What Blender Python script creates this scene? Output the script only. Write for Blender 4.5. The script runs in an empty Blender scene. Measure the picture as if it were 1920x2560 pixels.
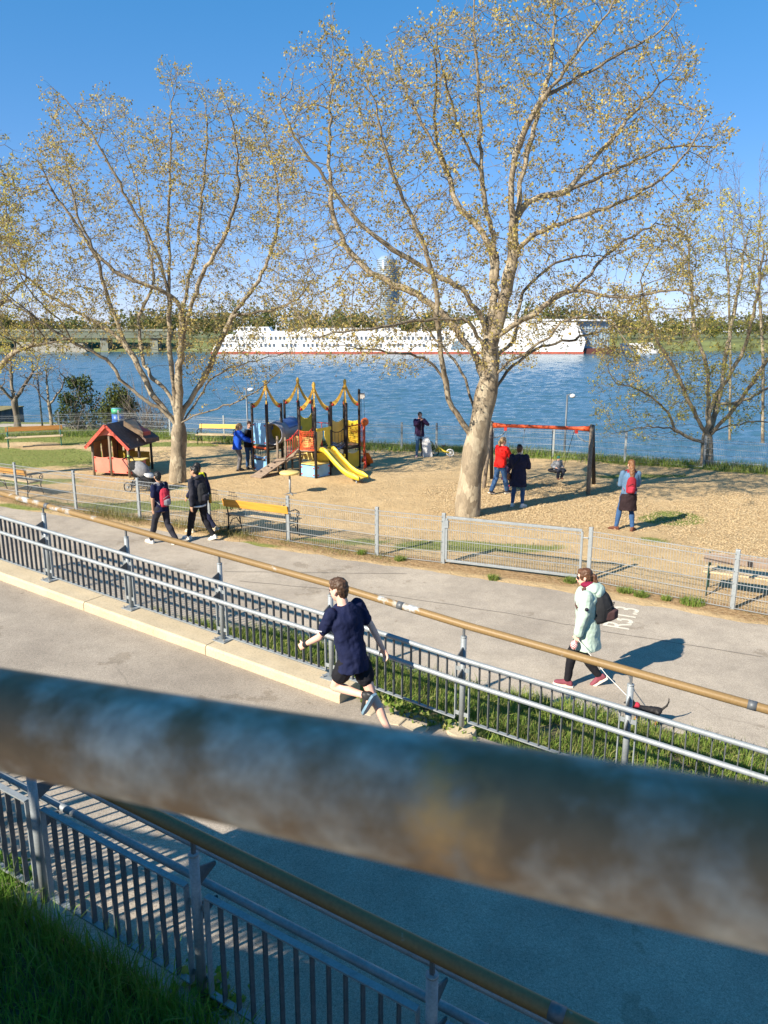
import bpy, math, random
import numpy as np
from mathutils import Vector, Matrix
random.seed(7); rng = np.random.default_rng(7)
S = bpy.context.scene
COL = S.collection
rad = math.radians

# ------------------------------------------------------------------ camera, sky, sun, exposure
PITCH, FOC, CAMH = rad(13.2), 1923.0, 4.7
cam = bpy.data.cameras.new('camera'); co = bpy.data.objects.new('camera', cam); COL.objects.link(co)
co.location = (0, 0, CAMH); co.rotation_euler = (rad(90)-PITCH, 0, 0)
cam.sensor_fit = 'VERTICAL'; cam.sensor_height = 34.6; cam.lens = 26.0
cam.clip_start = 0.05; cam.clip_end = 6000
cam.dof.use_dof = True; cam.dof.focus_distance = 12.0; cam.dof.aperture_fstop = 6.5
S.camera = co
S.render.resolution_x, S.render.resolution_y = 768, 1024
SUN_EL, SUN_AZ = 33.0, 39.0          # azimuth of the shadows, from +X towards +Y
W = bpy.data.worlds.new('World'); S.world = W; W.use_nodes = True
wn = W.node_tree.nodes; wl = W.node_tree.links; wn.clear()
sky = wn.new('ShaderNodeTexSky'); sky.sky_type = 'NISHITA'; sky.sun_disc = False
sky.sun_elevation = rad(SUN_EL); sky.sun_rotation = rad(270-SUN_AZ)
sky.altitude = 3000; sky.air_density = 1.0; sky.dust_density = 0.0; sky.ozone_density = 4.0
bg = wn.new('ShaderNodeBackground'); bg.inputs[1].default_value = 0.15
wo = wn.new('ShaderNodeOutputWorld')
hs = wn.new('ShaderNodeHueSaturation'); hs.inputs['Saturation'].default_value = 1.31; hs.inputs['Value'].default_value = 1.0
wl.new(sky.outputs[0], hs.inputs['Color']); gmn = wn.new('ShaderNodeGamma'); gmn.inputs[1].default_value = 0.56
wl.new(hs.outputs[0], gmn.inputs[0]); tn = wn.new('ShaderNodeMix'); tn.data_type = 'RGBA'; tn.blend_type = 'MULTIPLY'; tn.inputs[0].default_value = 1.0; tn.inputs[7].default_value = (1.0, .97, 1.19, 1)
wl.new(gmn.outputs[0], tn.inputs[6]); wl.new(tn.outputs[2], bg.inputs[0]); wl.new(bg.outputs[0], wo.inputs[0])
sl = bpy.data.lights.new('sun', 'SUN'); so = bpy.data.objects.new('sun', sl); COL.objects.link(so)
sl.energy = 5.0; sl.angle = rad(0.53); sl.color = (1.0, 0.90, 0.75)
az = rad(SUN_AZ); el = rad(SUN_EL)
sdir = Vector((math.cos(az)*math.cos(el), math.sin(az)*math.cos(el), -math.sin(el)))
so.rotation_euler = sdir.to_track_quat('-Z', 'Y').to_euler()
so.location = (-20, -20, 30)
S.view_settings.view_transform = 'Standard'; S.view_settings.look = 'None'
S.view_settings.exposure = 1.05; S.view_settings.gamma = 1.0; S.view_settings.use_curve_mapping = False

# ------------------------------------------------------------------ survey: points of the place
SP, CP = math.sin(PITCH), math.cos(PITCH)
def at(u, v, z=0.0):
    "point of the level z that the survey sight (u, v) meets"
    x = (u-960)/FOC; t = (v-1280)/FOC
    s = (z-CAMH)/(-SP-t*CP)
    return Vector((x*s, (CP-t*SP)*s, z))
def atd(u, v, d):
    "point of the upright plane Y = d that the survey sight (u, v) meets"
    x = (u-960)/FOC; t = (v-1280)/FOC
    s = d/(CP-t*SP)
    return Vector((x*s, d, CAMH+s*(-SP-t*CP)))

# ------------------------------------------------------------------ materials
def node(nt, t, **kw):
    n = nt.nodes.new(t)
    for k, v in kw.items(): setattr(n, k, v)
    return n
def new_mat(name):
    m = bpy.data.materials.new(name); m.use_nodes = True
    nt = m.node_tree; b = nt.nodes['Principled BSDF']
    return m, nt, b
def coords(nt, scale=(1, 1, 1), kind='Object'):
    tc = node(nt, 'ShaderNodeTexCoord'); mp = node(nt, 'ShaderNodeMapping')
    mp.inputs['Scale'].default_value = scale
    nt.links.new(tc.outputs[kind], mp.inputs[0]); return mp.outputs[0]
def noise(nt, vec, scale, detail=4, rough=.55):
    n = node(nt, 'ShaderNodeTexNoise'); n.inputs['Scale'].default_value = scale
    n.inputs['Detail'].default_value = detail; n.inputs['Roughness'].default_value = rough
    nt.links.new(vec, n.inputs['Vector']); return n.outputs['Fac']
def noise_c(nt, vec, scale):
    n = node(nt, 'ShaderNodeTexNoise'); n.inputs['Scale'].default_value = scale; nt.links.new(vec, n.inputs['Vector']); return n.outputs['Color']
def ramp(nt, fac, stops):
    r = node(nt, 'ShaderNodeValToRGB')
    while len(r.color_ramp.elements) < len(stops): r.color_ramp.elements.new(.5)
    for e, (p, c) in zip(r.color_ramp.elements, stops):
        e.position = p; e.color = (*c, 1) if len(c) == 3 else c
    nt.links.new(fac, r.inputs[0]); return r.outputs[0]
def mix(nt, fac, a, b, mode='MIX'):
    n = node(nt, 'ShaderNodeMix', data_type='RGBA', blend_type=mode)
    for s, v in ((0, fac), (6, a), (7, b)):
        if isinstance(v, (int, float)): n.inputs[s].default_value = v
        elif isinstance(v, tuple): n.inputs[s].default_value = (*v, 1)
        else: nt.links.new(v, n.inputs[s])
    return n.outputs[2]
def bump(nt, b, h, strength=.3, dist=.01):
    n = node(nt, 'ShaderNodeBump'); n.inputs['Strength'].default_value = strength
    n.inputs['Distance'].default_value = dist
    nt.links.new(h, n.inputs['Height']); nt.links.new(n.outputs[0], b.inputs['Normal'])
def sc(c, f): return tuple(min(1, x*f) for x in c)
MATS = {}
def M(name, col, rough=.6, var=.22, scale=6, metal=0.0, bmp=.15, bdist=.004, bscale=None, stretch=(1, 1, 1), spec=.4, wear=None):
    "plain procedural surface: base colour with grain, optional worn patches"
    if name in MATS: return MATS[name]
    m, nt, b = new_mat(name)
    v = coords(nt, stretch)
    f = noise(nt, v, scale)
    c = ramp(nt, f, [(.3, sc(col, 1-var)), (.7, sc(col, 1+var))])
    if wear:
        wc, thr, ws = wear
        w = ramp(nt, noise(nt, v, ws, 5, .6), [(thr, (0, 0, 0)), (thr+.06, (1, 1, 1))])
        c = mix(nt, w, c, wc)
    nt.links.new(c, b.inputs['Base Color'])
    b.inputs['Roughness'].default_value = rough; b.inputs['Metallic'].default_value = metal
    b.inputs['Specular IOR Level'].default_value = spec
    if bmp: bump(nt, b, noise(nt, v, bscale or scale*6), bmp, bdist)
    MATS[name] = m; return m

def asphalt(name, dark, light, tint, stain=.62):
    m, nt, b = new_mat(name); v = coords(nt)
    g = noise(nt, v, 60, 3, .7); fine = noise(nt, v, 170, 2, .6); big = noise(nt, v, .55, 5, .6); mid = noise(nt, v, 3.5, 4)
    c = ramp(nt, g, [(.34, dark), (.47, tint), (.62, light)])
    c2 = ramp(nt, fine, [(.36, sc(dark, .6)), (.5, tint), (.64, sc(light, 1.15))])
    c = mix(nt, .5, c, c2)
    st = ramp(nt, big, [(.34, (.80, .79, .78)), (.62, (1.05, 1.04, 1.02))])
    c = mix(nt, 1.0, c, st, 'MULTIPLY')
    st2 = ramp(nt, mid, [(.3, (.88, .88, .88)), (.6, (1.03, 1.03, 1.03))])
    c = mix(nt, 1.0, c, st2, 'MULTIPLY')
    sn_ = ramp(nt, noise(nt, v, .9, 5, .62), [(stain, (1, 1, 1)), (stain+.012, (.80, .78, .75)), (stain+.05, (.87, .86, .84))])
    c = mix(nt, 1.0, c, sn_, 'MULTIPLY')
    dv = node(nt, 'ShaderNodeMix', data_type='RGBA'); dv.inputs[0].default_value = .12; nt.links.new(v, dv.inputs[6]); nt.links.new(noise_c(nt, v, 2.5), dv.inputs[7])
    ck = node(nt, 'ShaderNodeTexVoronoi', feature='DISTANCE_TO_EDGE'); ck.inputs['Scale'].default_value = .55; nt.links.new(dv.outputs[2], ck.inputs['Vector'])
    cm_ = mix(nt, 1.0, ramp(nt, ck.outputs['Distance'], [(.0, (1, 1, 1)), (.004, (.6, .6, .6)), (.008, (0, 0, 0))]), ramp(nt, noise(nt, v, .35, 2), [(.60, (0, 0, 0)), (.68, (.35, .35, .35))]), 'MULTIPLY')
    c = mix(nt, cm_, c, sc(dark, .55))
    vo = node(nt, 'ShaderNodeTexVoronoi'); vo.inputs['Scale'].default_value = 1.1; nt.links.new(v, vo.inputs['Vector'])
    sp = ramp(nt, vo.outputs['Distance'], [(.0, (.45, .43, .42)), (.028, (.5, .48, .46)), (.04, (1, 1, 1))])
    c = mix(nt, .55, c, mix(nt, 1.0, c, sp, 'MULTIPLY'))
    nt.links.new(c, b.inputs['Base Color']); b.inputs['Roughness'].default_value = .9
    b.inputs['Specular IOR Level'].default_value = .25
    bump(nt, b, mix(nt, .5, g, fine), .55, .006)
    return m
M_PATH = asphalt('path_asphalt', (.26, .225, .18), (.53, .46, .375), (.385, .335, .275))
M_RAMP = asphalt('ramp_asphalt', (.245, .21, .17), (.50, .43, .35), (.36, .312, .255), .60)

def metal_worn(name, base, rust, amount, scale=9, rough=.42, metal=.55):
    m, nt, b = new_mat(name); v = coords(nt)
    a = noise(nt, v, scale, 6, .65); f = noise(nt, v, 70, 3)
    c = ramp(nt, a, [(.32, sc(base, .72)), (.55, base), (.75, sc(base, 1.22))])
    c = mix(nt, .35, c, ramp(nt, f, [(.3, sc(base, .65)), (.7, sc(base, 1.25))]))
    w = ramp(nt, noise(nt, v, scale*.6, 6, .7), [(amount, (0, 0, 0)), (amount+.09, (1, 1, 1))])
    c = mix(nt, w, c, rust)
    nt.links.new(c, b.inputs['Base Color']); b.inputs['Metallic'].default_value = metal
    nt.links.new(ramp(nt, a, [(.3, (rough+.15,)*3), (.7, (rough-.08,)*3)]), b.inputs['Roughness'])
    bump(nt, b, f, .12, .002)
    return m
GALV = metal_worn('galvanised_steel', (.29, .32, .335), (.20, .185, .16), .72, rough=.5, metal=.25)
GALV_D = metal_worn('galvanised_bar', (.12, .13, .14), (.10, .09, .075), .74, rough=.5, metal=.3)
SUNSPOT_AT = (.037+7.3, (.42-.469*.037-.032)-(.42+.469*7.3), (4.425+.09*.037+.012)-(4.425-.09*7.3-1.24))   # sunlit spot painted into the near handrail's colour
def tan_paint(name, paint, thr, scale, bare=(.40, .42, .42), sunspot=None, spec=.3, soft=.045):
    m, nt, b = new_mat(name); v = coords(nt, (1, 1, 1.0))
    a = noise(nt, v, scale, 7, .62); f = noise(nt, v, 55, 4); big = noise(nt, v, scale*.23, 3)
    c = ramp(nt, f, [(.28, sc(paint, .72)), (.5, paint), (.74, sc(paint, 1.25))])
    c = mix(nt, .5, c, ramp(nt, big, [(.35, sc(paint, .8)), (.65, sc(paint, 1.2))]))
    if sunspot: 
        vs_ = node(nt, 'ShaderNodeVectorMath', operation='DISTANCE'); nt.links.new(v, vs_.inputs[0]); vs_.inputs[1].default_value = SUNSPOT_AT
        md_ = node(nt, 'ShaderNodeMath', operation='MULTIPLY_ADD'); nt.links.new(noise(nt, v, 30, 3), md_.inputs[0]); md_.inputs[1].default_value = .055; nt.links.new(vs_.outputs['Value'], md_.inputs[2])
        c = mix(nt, ramp(nt, md_.outputs[0], [(.022, (1, 1, 1)), (.060, (0, 0, 0))]), c, sunspot)
    w = ramp(nt, mix(nt, .35, a, big), [(thr, (0, 0, 0)), (thr+soft, (1, 1, 1))])
    bc = ramp(nt, f, [(.3, sc(bare, .7)), (.7, sc(bare, 1.35))])
    c = mix(nt, w, c, bc)
    nt.links.new(c, b.inputs['Base Color']); b.inputs['Roughness'].default_value = .48
    b.inputs['Specular IOR Level'].default_value = spec
    bump(nt, b, mix(nt, .5, f, w), .2, .002)
    return m
TAN = tan_paint('tan_paint_rail', (.225, .145, .060), .575, 2.6)
TAN_NEAR = tan_paint('worn_tan_paint', (.225, .145, .082), .46, 15, (.40, .355, .29), sunspot=(.85, .46, .17), spec=.12, soft=.15)

def concrete(name, col):
    m, nt, b = new_mat(name); v = coords(nt)
    a = noise(nt, v, 2.2, 6, .6); f = noise(nt, v, 45, 4, .7)
    c = ramp(nt, a, [(.3, sc(col, .72)), (.6, col), (.8, sc(col, 1.15))])
    c = mix(nt, .4, c, ramp(nt, f, [(.34, sc(col, .45)), (.46, col), (.7, sc(col, 1.2))]))
    vo = node(nt, 'ShaderNodeTexVoronoi'); vo.inputs['Scale'].default_value = 26; nt.links.new(v, vo.inputs['Vector'])
    c = mix(nt, 1.0, c, ramp(nt, vo.outputs['Distance'], [(.05, (.45, .42, .38)), (.13, (1, 1, 1))]), 'MULTIPLY')
    nt.links.new(c, b.inputs['Base Color']); b.inputs['Roughness'].default_value = .9
    bump(nt, b, f, .5, .006); return m
CONC = concrete('weathered_concrete', (.52, .43, .29))
CONC_G = concrete('grey_concrete', (.40, .38, .34))

def leafmat(name, cols, trans=.35, scale=.9):
    m, nt, b = new_mat(name); v = coords(nt)
    g = node(nt, 'ShaderNodeNewGeometry')
    c = ramp(nt, g.outputs['Random Per Island'], [(i/(max(1, len(cols)-1)), cc) for i, cc in enumerate(cols)])
    c = mix(nt, 1.0, c, ramp(nt, noise(nt, v, scale, 3), [(.3, (.75, .75, .75)), (.7, (1.2, 1.2, 1.2))]), 'MULTIPLY')
    nt.links.new(c, b.inputs['Base Color']); b.inputs['Roughness'].default_value = .65
    b.inputs['Specular IOR Level'].default_value = .25
    tr = node(nt, 'ShaderNodeBsdfTranslucent'); nt.links.new(c, tr.inputs[0])
    ms = node(nt, 'ShaderNodeMixShader'); ms.inputs[0].default_value = trans
    nt.links.new(b.outputs[0], ms.inputs[1]); nt.links.new(tr.outputs[0], ms.inputs[2])
    nt.links.new(ms.outputs[0], nt.nodes['Material Output'].inputs[0])
    return m
LEAF = leafmat('young_plane_leaf', [(.42, .37, .10), (.53, .43, .15), (.44, .32, .14), (.57, .47, .11), (.34, .25, .12), (.49, .42, .16)], .45)
LEAF3 = leafmat('young_yellow_leaf', [(.55, .48, .10), (.47, .40, .13), (.62, .53, .09), (.45, .43, .12)], .45)
BUSHLEAF = leafmat('dark_bush_leaf', [(.045, .075, .02), (.07, .10, .025), (.035, .055, .018), (.10, .12, .03)], .25)
GRASS = leafmat('grass_blade', [(.15, .25, .035), (.21, .32, .05), (.12, .19, .03), (.27, .32, .08), (.36, .33, .13), (.17, .27, .04)], .4, 1.5)
GRASS_D = leafmat('tall_grass_blade', [(.17, .33, .045), (.22, .40, .06), (.12, .24, .035), (.30, .38, .11)], .5, 1.5)
DRYGRASS = leafmat('dry_grass_blade', [(.16, .17, .045), (.30, .24, .10), (.13, .16, .04), (.38, .30, .14)], .3, 1.5)
def bark(name, a, b_, c_, sc_=3.0):
    m, nt, b = new_mat(name); v = coords(nt, (1, 1, .45))
    n1 = noise(nt, v, sc_*1.6, 5, .6); n2 = noise(nt, v, sc_*7, 4, .7)
    c = ramp(nt, n1, [(.34, a), (.46, b_), (.56, sc(b_, 1.1)), (.64, c_)])
    vp = node(nt, 'ShaderNodeTexVoronoi'); vp.inputs['Scale'].default_value = sc_*2.6; dvv = node(nt, 'ShaderNodeMix', data_type='RGBA'); dvv.inputs[0].default_value = .22; nt.links.new(v, dvv.inputs[6]); nt.links.new(noise_c(nt, v, 6), dvv.inputs[7]); nt.links.new(dvv.outputs[2], vp.inputs['Vector'])
    sepv = node(nt, 'ShaderNodeSeparateColor'); nt.links.new(vp.outputs['Color'], sepv.inputs[0])
    c = mix(nt, .55, c, ramp(nt, sepv.outputs[0], [(.2, a), (.3, b_), (.6, b_), (.72, c_), (.9, sc(c_, 1.12))]))
    c = mix(nt, .4, c, mix(nt, 1.0, c, ramp(nt, n2, [(.35, (.5, .48, .45)), (.6, (1.15, 1.15, 1.15))]), 'MULTIPLY'))
    nt.links.new(c, b.inputs['Base Color']); b.inputs['Roughness'].default_value = .85
    bump(nt, b, mix(nt, .5, n1, n2), .6, .02); return m
BARK = bark('plane_bark', (.115, .09, .06), (.25, .20, .135), (.38, .325, .23))
TWIG = M('twig_bark', (.17, .14, .10), .85, .35, 3, bmp=0)
BARK_D = bark('dark_bark', (.075, .062, .048), (.14, .115, .085), (.24, .20, .14))
TWIG_D = M('bare_twig_bark', (.17, .14, .115), .85, .3, 3, bmp=0)

# plain named surfaces
def cloth(name, col, var=.2, rough=.85, sh=.4, scale=14): 
    return M(name, col, rough, var, scale, bmp=sh, bdist=.012, bscale=scale*1.4, stretch=(1, 1, .5), spec=.2)
SKIN = M('skin', (.62, .36, .26), .55, .08, 9, bmp=.05)
SKIN_P = M('pale_skin', (.72, .42, .32), .55, .10, 7, bmp=.05)
SKIN_T = M('tan_skin', (.42, .24, .15), .55, .08, 9, bmp=.05)

# ------------------------------------------------------------------ mesh builder
def frame(d):
    d = Vector(d).normalized(); a = Vector((0, 0, 1)) if abs(d.z) < .95 else Vector((0, 1, 0))
    r = d.cross(a).normalized(); u = r.cross(d).normalized(); return d, r, u
class MB:
    def __init__(s): s.v = []; s.f = []
    def add(s, vs, fs):
        o = len(s.v); s.v += [tuple(x) for x in vs]; s.f += [tuple(i+o for i in f) for f in fs]; return s
    def box(s, c, size, rz=0, mat=None, taper=1.0):
        x, y, z = [k/2 for k in size]; c = Vector(c)
        vs = [Vector((sx*x*(taper if sz > 0 else 1), sy*y*(taper if sz > 0 else 1), sz*z)) for sz in (-1, 1) for sx, sy in ((-1, -1), (1, -1), (1, 1), (-1, 1))]
        R = mat if mat else Matrix.Rotation(rz, 3, 'Z')
        return s.add([c+R@q for q in vs], [(3, 2, 1, 0), (4, 5, 6, 7), (0, 1, 5, 4), (1, 2, 6, 5), (2, 3, 7, 6), (3, 0, 4, 7)])
    def bar(s, a, b, w, h, up=(0, 0, 1)):
        "rectangular bar from a to b: w across, h along up"
        a, b = Vector(a), Vector(b); d = (b-a).normalized(); u = Vector(up); r = d.cross(u)
        if r.length < 1e-4: r = d.cross(Vector((0, 1, 0)))
        r.normalize(); u = r.cross(d).normalized(); r = r*w/2; u = u*h/2
        vs = [p+i*r+j*u for p in (a, b) for i, j in ((-1, -1), (1, -1), (1, 1), (-1, 1))]
        return s.add(vs, [(0, 1, 2, 3), (7, 6, 5, 4), (0, 4, 5, 1), (1, 5, 6, 2), (2, 6, 7, 3), (3, 7, 4, 0)])
    def tube(s, pts, r, n=10, cap=True):
        pts = [Vector(p) for p in pts]; k = len(pts); rs = r if isinstance(r, (list, tuple)) else [r]*k
        o = len(s.v); u = None
        for i, p in enumerate(pts):
            d = (pts[min(i+1, k-1)]-pts[max(i-1, 0)])
            if d.length < 1e-6: d = Vector((0, 0, 1))
            d.normalize()
            if u is None: _, rr, u = frame(d)
            else:
                u = (u-d*u.dot(d))
                if u.length < 1e-4: _, rr, u = frame(d)
                u.normalize(); rr = d.cross(u)
            for j in range(n):
                a = 2*math.pi*j/n; s.v.append(tuple(p+rs[i]*(math.cos(a)*rr+math.sin(a)*u)))
        for i in range(k-1):
            for j in range(n):
                a = o+i*n+j; b = o+i*n+(j+1) % n; s.f.append((a, b, b+n, a+n))
        if cap:
            s.f.append(tuple(o+j for j in range(n))[::-1]); s.f.append(tuple(o+(k-1)*n+j for j in range(n)))
        return s
    def ell(s, c, r, n=12, m=8, R=None):
        "ellipsoid"
        c = Vector(c); r = (r,)*3 if isinstance(r, (int, float)) else r; o = len(s.v); R = R or Matrix.Identity(3)
        for i in range(m+1):
            th = math.pi*i/m
            for j in range(n):
                ph = 2*math.pi*j/n
                s.v.append(tuple(c+R@Vector((r[0]*math.sin(th)*math.cos(ph), r[1]*math.sin(th)*math.sin(ph), r[2]*math.cos(th)))))
        for i in range(m):
            for j in range(n):
                a = o+i*n+j; b = o+i*n+(j+1) % n; s.f.append((a+n, b+n, b, a))
        return s
    def loft(s, rings, close=True):
        "rings: lists of equal-length point loops"
        o = len(s.v); n = len(rings[0])
        for r in rings: s.v += [tuple(p) for p in r]
        for i in range(len(rings)-1):
            for j in range(n):
                a = o+i*n+j; b = o+i*n+(j+1) % n; s.f.append((a, b, b+n, a+n))
        if close:
            s.f.append(tuple(range(o, o+n))[::-1]); s.f.append(tuple(range(o+(len(rings)-1)*n, o+len(rings)*n)))
        return s
    def prism(s, poly, d):
        "closed prism: poly of 3-D points, extruded by d"
        d = Vector(d); p = [Vector(q) for q in poly]; return s.loft([p, [q+d for q in p]])
    def cap(s, a, b, ra, rb, n=10):
        "tapered capsule"
        s.tube([a, b], [ra, rb], n); s.ell(a, ra, n, 6); s.ell(b, rb, n, 6); return s
    def chain(s, pts, rs, n=10):
        for i in range(len(pts)-1): s.cap(pts[i], pts[i+1], rs[i], rs[i+1], n)
        return s
    def mesh(s, name, smooth=False, off=None):
        me = bpy.data.meshes.new(name)
        v = s.v if off is None else [(x-off[0], y-off[1], z-off[2]) for x, y, z in s.v]
        me.from_pydata(v, [], s.f); me.update()
        if smooth: me.polygons.foreach_set('use_smooth', [True]*len(me.polygons))
        return me
    def build(s, name, mat, parent=None, smooth=False, kind=None, label=None, bevel=0):
        off = None
        if parent is not None: off = base_of(parent)
        return link(name, s.mesh(name, smooth, off), mat, parent, kind, label, bevel)
def base_of(o):
    v = Vector((0, 0, 0))
    while o is not None: v = v+o.location; o = o.parent
    return v
def link(name, me, mat=None, parent=None, kind=None, label=None, bevel=0, loc=None):
    o = bpy.data.objects.new(name, me); COL.objects.link(o)
    if mat is not None and not me.materials:
        for q in (mat if isinstance(mat, (list, tuple)) else [mat]): me.materials.append(q)
    if parent is not None: o.parent = parent
    if loc is not None: o.location = loc
    if kind: o['kind'] = kind
    if label: o['label'] = label
    if bevel:
        b = o.modifiers.new('bevel', 'BEVEL'); b.width = bevel; b.segments = 2; b.limit_method = 'ANGLE'; b.angle_limit = rad(40)
    return o
def thing(name, label, cat, loc=(0, 0, 0), rz=0, group=None):
    o = bpy.data.objects.new(name, None); COL.objects.link(o); o.empty_display_size = .2
    o.location = loc; o.rotation_euler = (0, 0, rz); o['label'] = label; o['category'] = cat
    if group: o['group'] = group
    return o
def tag(o, label, cat, group=None):
    o['label'] = label; o['category'] = cat
    if group: o['group'] = group
    return o
def struct(name, mb, mat, smooth=False):
    return mb.build(name, mat, None, smooth, 'structure')
def dup(root, loc, rz, label, group=None):
    r = root.copy(); COL.objects.link(r); r.location = loc; r.rotation_euler = (0, 0, rz); r['label'] = label
    if group: r['group'] = group
    for ch in list(root.children):
        c = ch.copy(); COL.objects.link(c); c.parent = r
        for g in list(ch.children):
            d = g.copy(); COL.objects.link(d); d.parent = c
    return r
def npmesh(name, V, F, mat, parent=None, kind=None, smooth=False, midx=None):
    "fast mesh from arrays; F is an (m, 3) or (m, 4) index array"
    V = np.asarray(V, dtype=np.float32)
    if parent is not None: V = V-np.array(base_of(parent), dtype=np.float32)
    F = np.asarray(F, dtype=np.int32); m, k = F.shape
    me = bpy.data.meshes.new(name)
    me.vertices.add(len(V)); me.vertices.foreach_set('co', V.ravel())
    me.loops.add(m*k); me.loops.foreach_set('vertex_index', F.ravel())
    me.polygons.add(m); me.polygons.foreach_set('loop_start', np.arange(0, m*k, k, dtype=np.int32))
    me.polygons.foreach_set('loop_total', np.full(m, k, dtype=np.int32))
    if smooth: me.polygons.foreach_set('use_smooth', np.ones(m, dtype=bool))
    mats = mat if isinstance(mat, (list, tuple)) else [mat]
    for q in mats: me.materials.append(q)
    if midx is not None: me.polygons.foreach_set('material_index', np.asarray(midx, dtype=np.int32))
    me.update(calc_edges=True); me.validate()
    return link(name, me, None, parent, kind)

TMP = bpy.data.scenes.new('workbench')
def tmp_graph():
    with bpy.context.temp_override(scene=TMP, view_layer=TMP.view_layers[0]):
        dg = bpy.context.evaluated_depsgraph_get()
    dg.update(); return dg
CLOUD = bpy.data.textures.new('folds', 'CLOUDS'); CLOUD.noise_scale = .14; CLOUD.noise_depth = 3
CURL = bpy.data.textures.new('curls', 'CLOUDS'); CURL.noise_scale = .022; CURL.noise_depth = 1
def skinned(mb, name, mat, parent, voxel=.012, smooth=4, fold=0, tex=None, label=None):
    "one continuous surface from overlapping shapes"
    me = mb.mesh(name, False, base_of(parent) if parent is not None else None)
    t = bpy.data.objects.new(name, me); TMP.collection.objects.link(t)
    r = t.modifiers.new('r', 'REMESH'); r.mode = 'VOXEL'; r.voxel_size = voxel; r.use_smooth_shade = True
    if smooth:
        q = t.modifiers.new('s', 'SMOOTH'); q.factor = .5; q.iterations = smooth
    if fold:
        d = t.modifiers.new('d', 'DISPLACE'); d.texture = tex or CLOUD; d.strength = fold*(1.5 if tex is None else 1); d.mid_level = .5; d.texture_coords = 'LOCAL'
    dg = tmp_graph()
    m2 = bpy.data.meshes.new_from_object(t.evaluated_get(dg)); m2.name = name
    bpy.data.objects.remove(t); bpy.data.meshes.remove(me)
    m2.polygons.foreach_set('use_smooth', [True]*len(m2.polygons))
    return link(name, m2, mat, parent, None, label)

# ------------------------------------------------------------------ lie of the land
def lerp(tab):
    xs = [p[0] for p in tab]; ys = [p[1] for p in tab]
    return lambda x: np.interp(x, xs, ys)
y_shore = lerp([(-60, 44), (-17, 41), (-13, 39), (-9, 36.6), (-3, 34.2), (1, 32.8), (8, 30), (13, 27.5), (20, 24), (45, 14)])
FENCE_PTS = [(-15.0, 24.0), (-12.75, 22.85), (-10.54, 21.65), (-8.35, 20.35), (-6.29, 19.27), (-4.26, 18.24), (-2.19, 17.09), (-0.15, 15.95), (1.23, 15.37), (3.95, 14.2), (6.06, 12.66), (8.2, 11.2), (10.4, 9.8)]
y_fence = lerp([(-30, 32.1)]+FENCE_PTS+[(30, -2)])
y_pfar = lerp([(-30, 31.0), (-10.7, 20.75), (-3.74, 17.2), (-.51, 15.45), (1.9, 14.3), (3.94, 13.2), (6.34, 11.85), (30, -1.7)])
y_rail = lambda x: 7.70-.592*np.asarray(x, dtype=float)
y_near = lambda x: 3.2-.56*np.asarray(x, dtype=float)
z_ramp = lambda x: np.maximum(.72-.08*np.asarray(x, dtype=float), 0.0)
y_pnear = lerp([(-30, 25.6), (-4.6, 10.6), (-4.3, 12.5), (-1.2, 11.3), (.78, 9.84), (2.7, 8.85), (4.4, 7.9), (7, 6.2), (12, 2.6), (30, -9)])
def vnoise(x, y, seed=0):
    "smooth value noise"
    xi = np.floor(x).astype(int); yi = np.floor(y).astype(int); fx = x-xi; fy = y-yi
    fx = fx*fx*(3-2*fx); fy = fy*fy*(3-2*fy)
    def h(a, b):
        n = (a*374761393+b*668265263+seed*974634777) & 0x7fffffff
        n = ((n ^ (n >> 13))*1274126177) & 0x7fffffff
        return ((n ^ (n >> 16)) & 0xffff)/65535.0
    return (h(xi, yi)*(1-fx)+h(xi+1, yi)*fx)*(1-fy)+(h(xi, yi+1)*(1-fx)+h(xi+1, yi+1)*fx)*fy
def fbm(x, y, seed=0, o=4):
    t = 0; a = .5
    for i in range(o): t = t+a*vnoise(x*2**i, y*2**i, seed+i); a *= .5
    return t/(1-.5**o)
GRASS_SPOTS = [(-14, 29.0, 4.2, 2.6, 1.0), (-12.5, 24.3, 2.8, .8, .95), (-9.5, 32.6, 3.2, .9, .9), (-5.2, 32.8, 3, .6, .75), (2.0, 16.6, 2.3, .55, .8),
               (-7.5, 20.7, 4.5, .75, .7), (-1.3, 17.0, 2.0, .55, .75), (7.4, 19.3, 1.0, .8, .95), (6.2, 17.2, .6, .5, .6), (8.5, 25.2, 1.8, .7, .7), (5.2, 15.6, .8, .35, .55), (-16, 38, 8, 5, 1.2), (-6.3, 23.2, 1.0, .5, .5)]
def grass_mask(x, y):
    g = np.zeros_like(x)
    for cx, cy, rx, ry, a in GRASS_SPOTS: g = np.maximum(g, a*np.exp(-(((x-cx)/rx)**2+((y-cy)/ry)**2)*.8))
    d = y_shore(x)-y
    g = np.maximum(g, np.clip(1.5-np.abs(d-.9)*1.1, 0, 1)*.9)
    g = g*1.15+(fbm(x*.9, y*1.3, 3)-.5)*.85
    return np.clip((g-.38)*3.2, 0, 1)
def chip_mask(x, y):
    c = np.maximum(1.25-((x-4.6)/3.3)**2-((y-21.4)/3.4)**2, 1.3-((x-10.2)/3.6)**2-((y-17.6)/4.4)**2)
    return np.clip((c+(fbm(x*.8, y*.8, 9)-.5)*1.5)*1.6, 0, 1)
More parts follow.
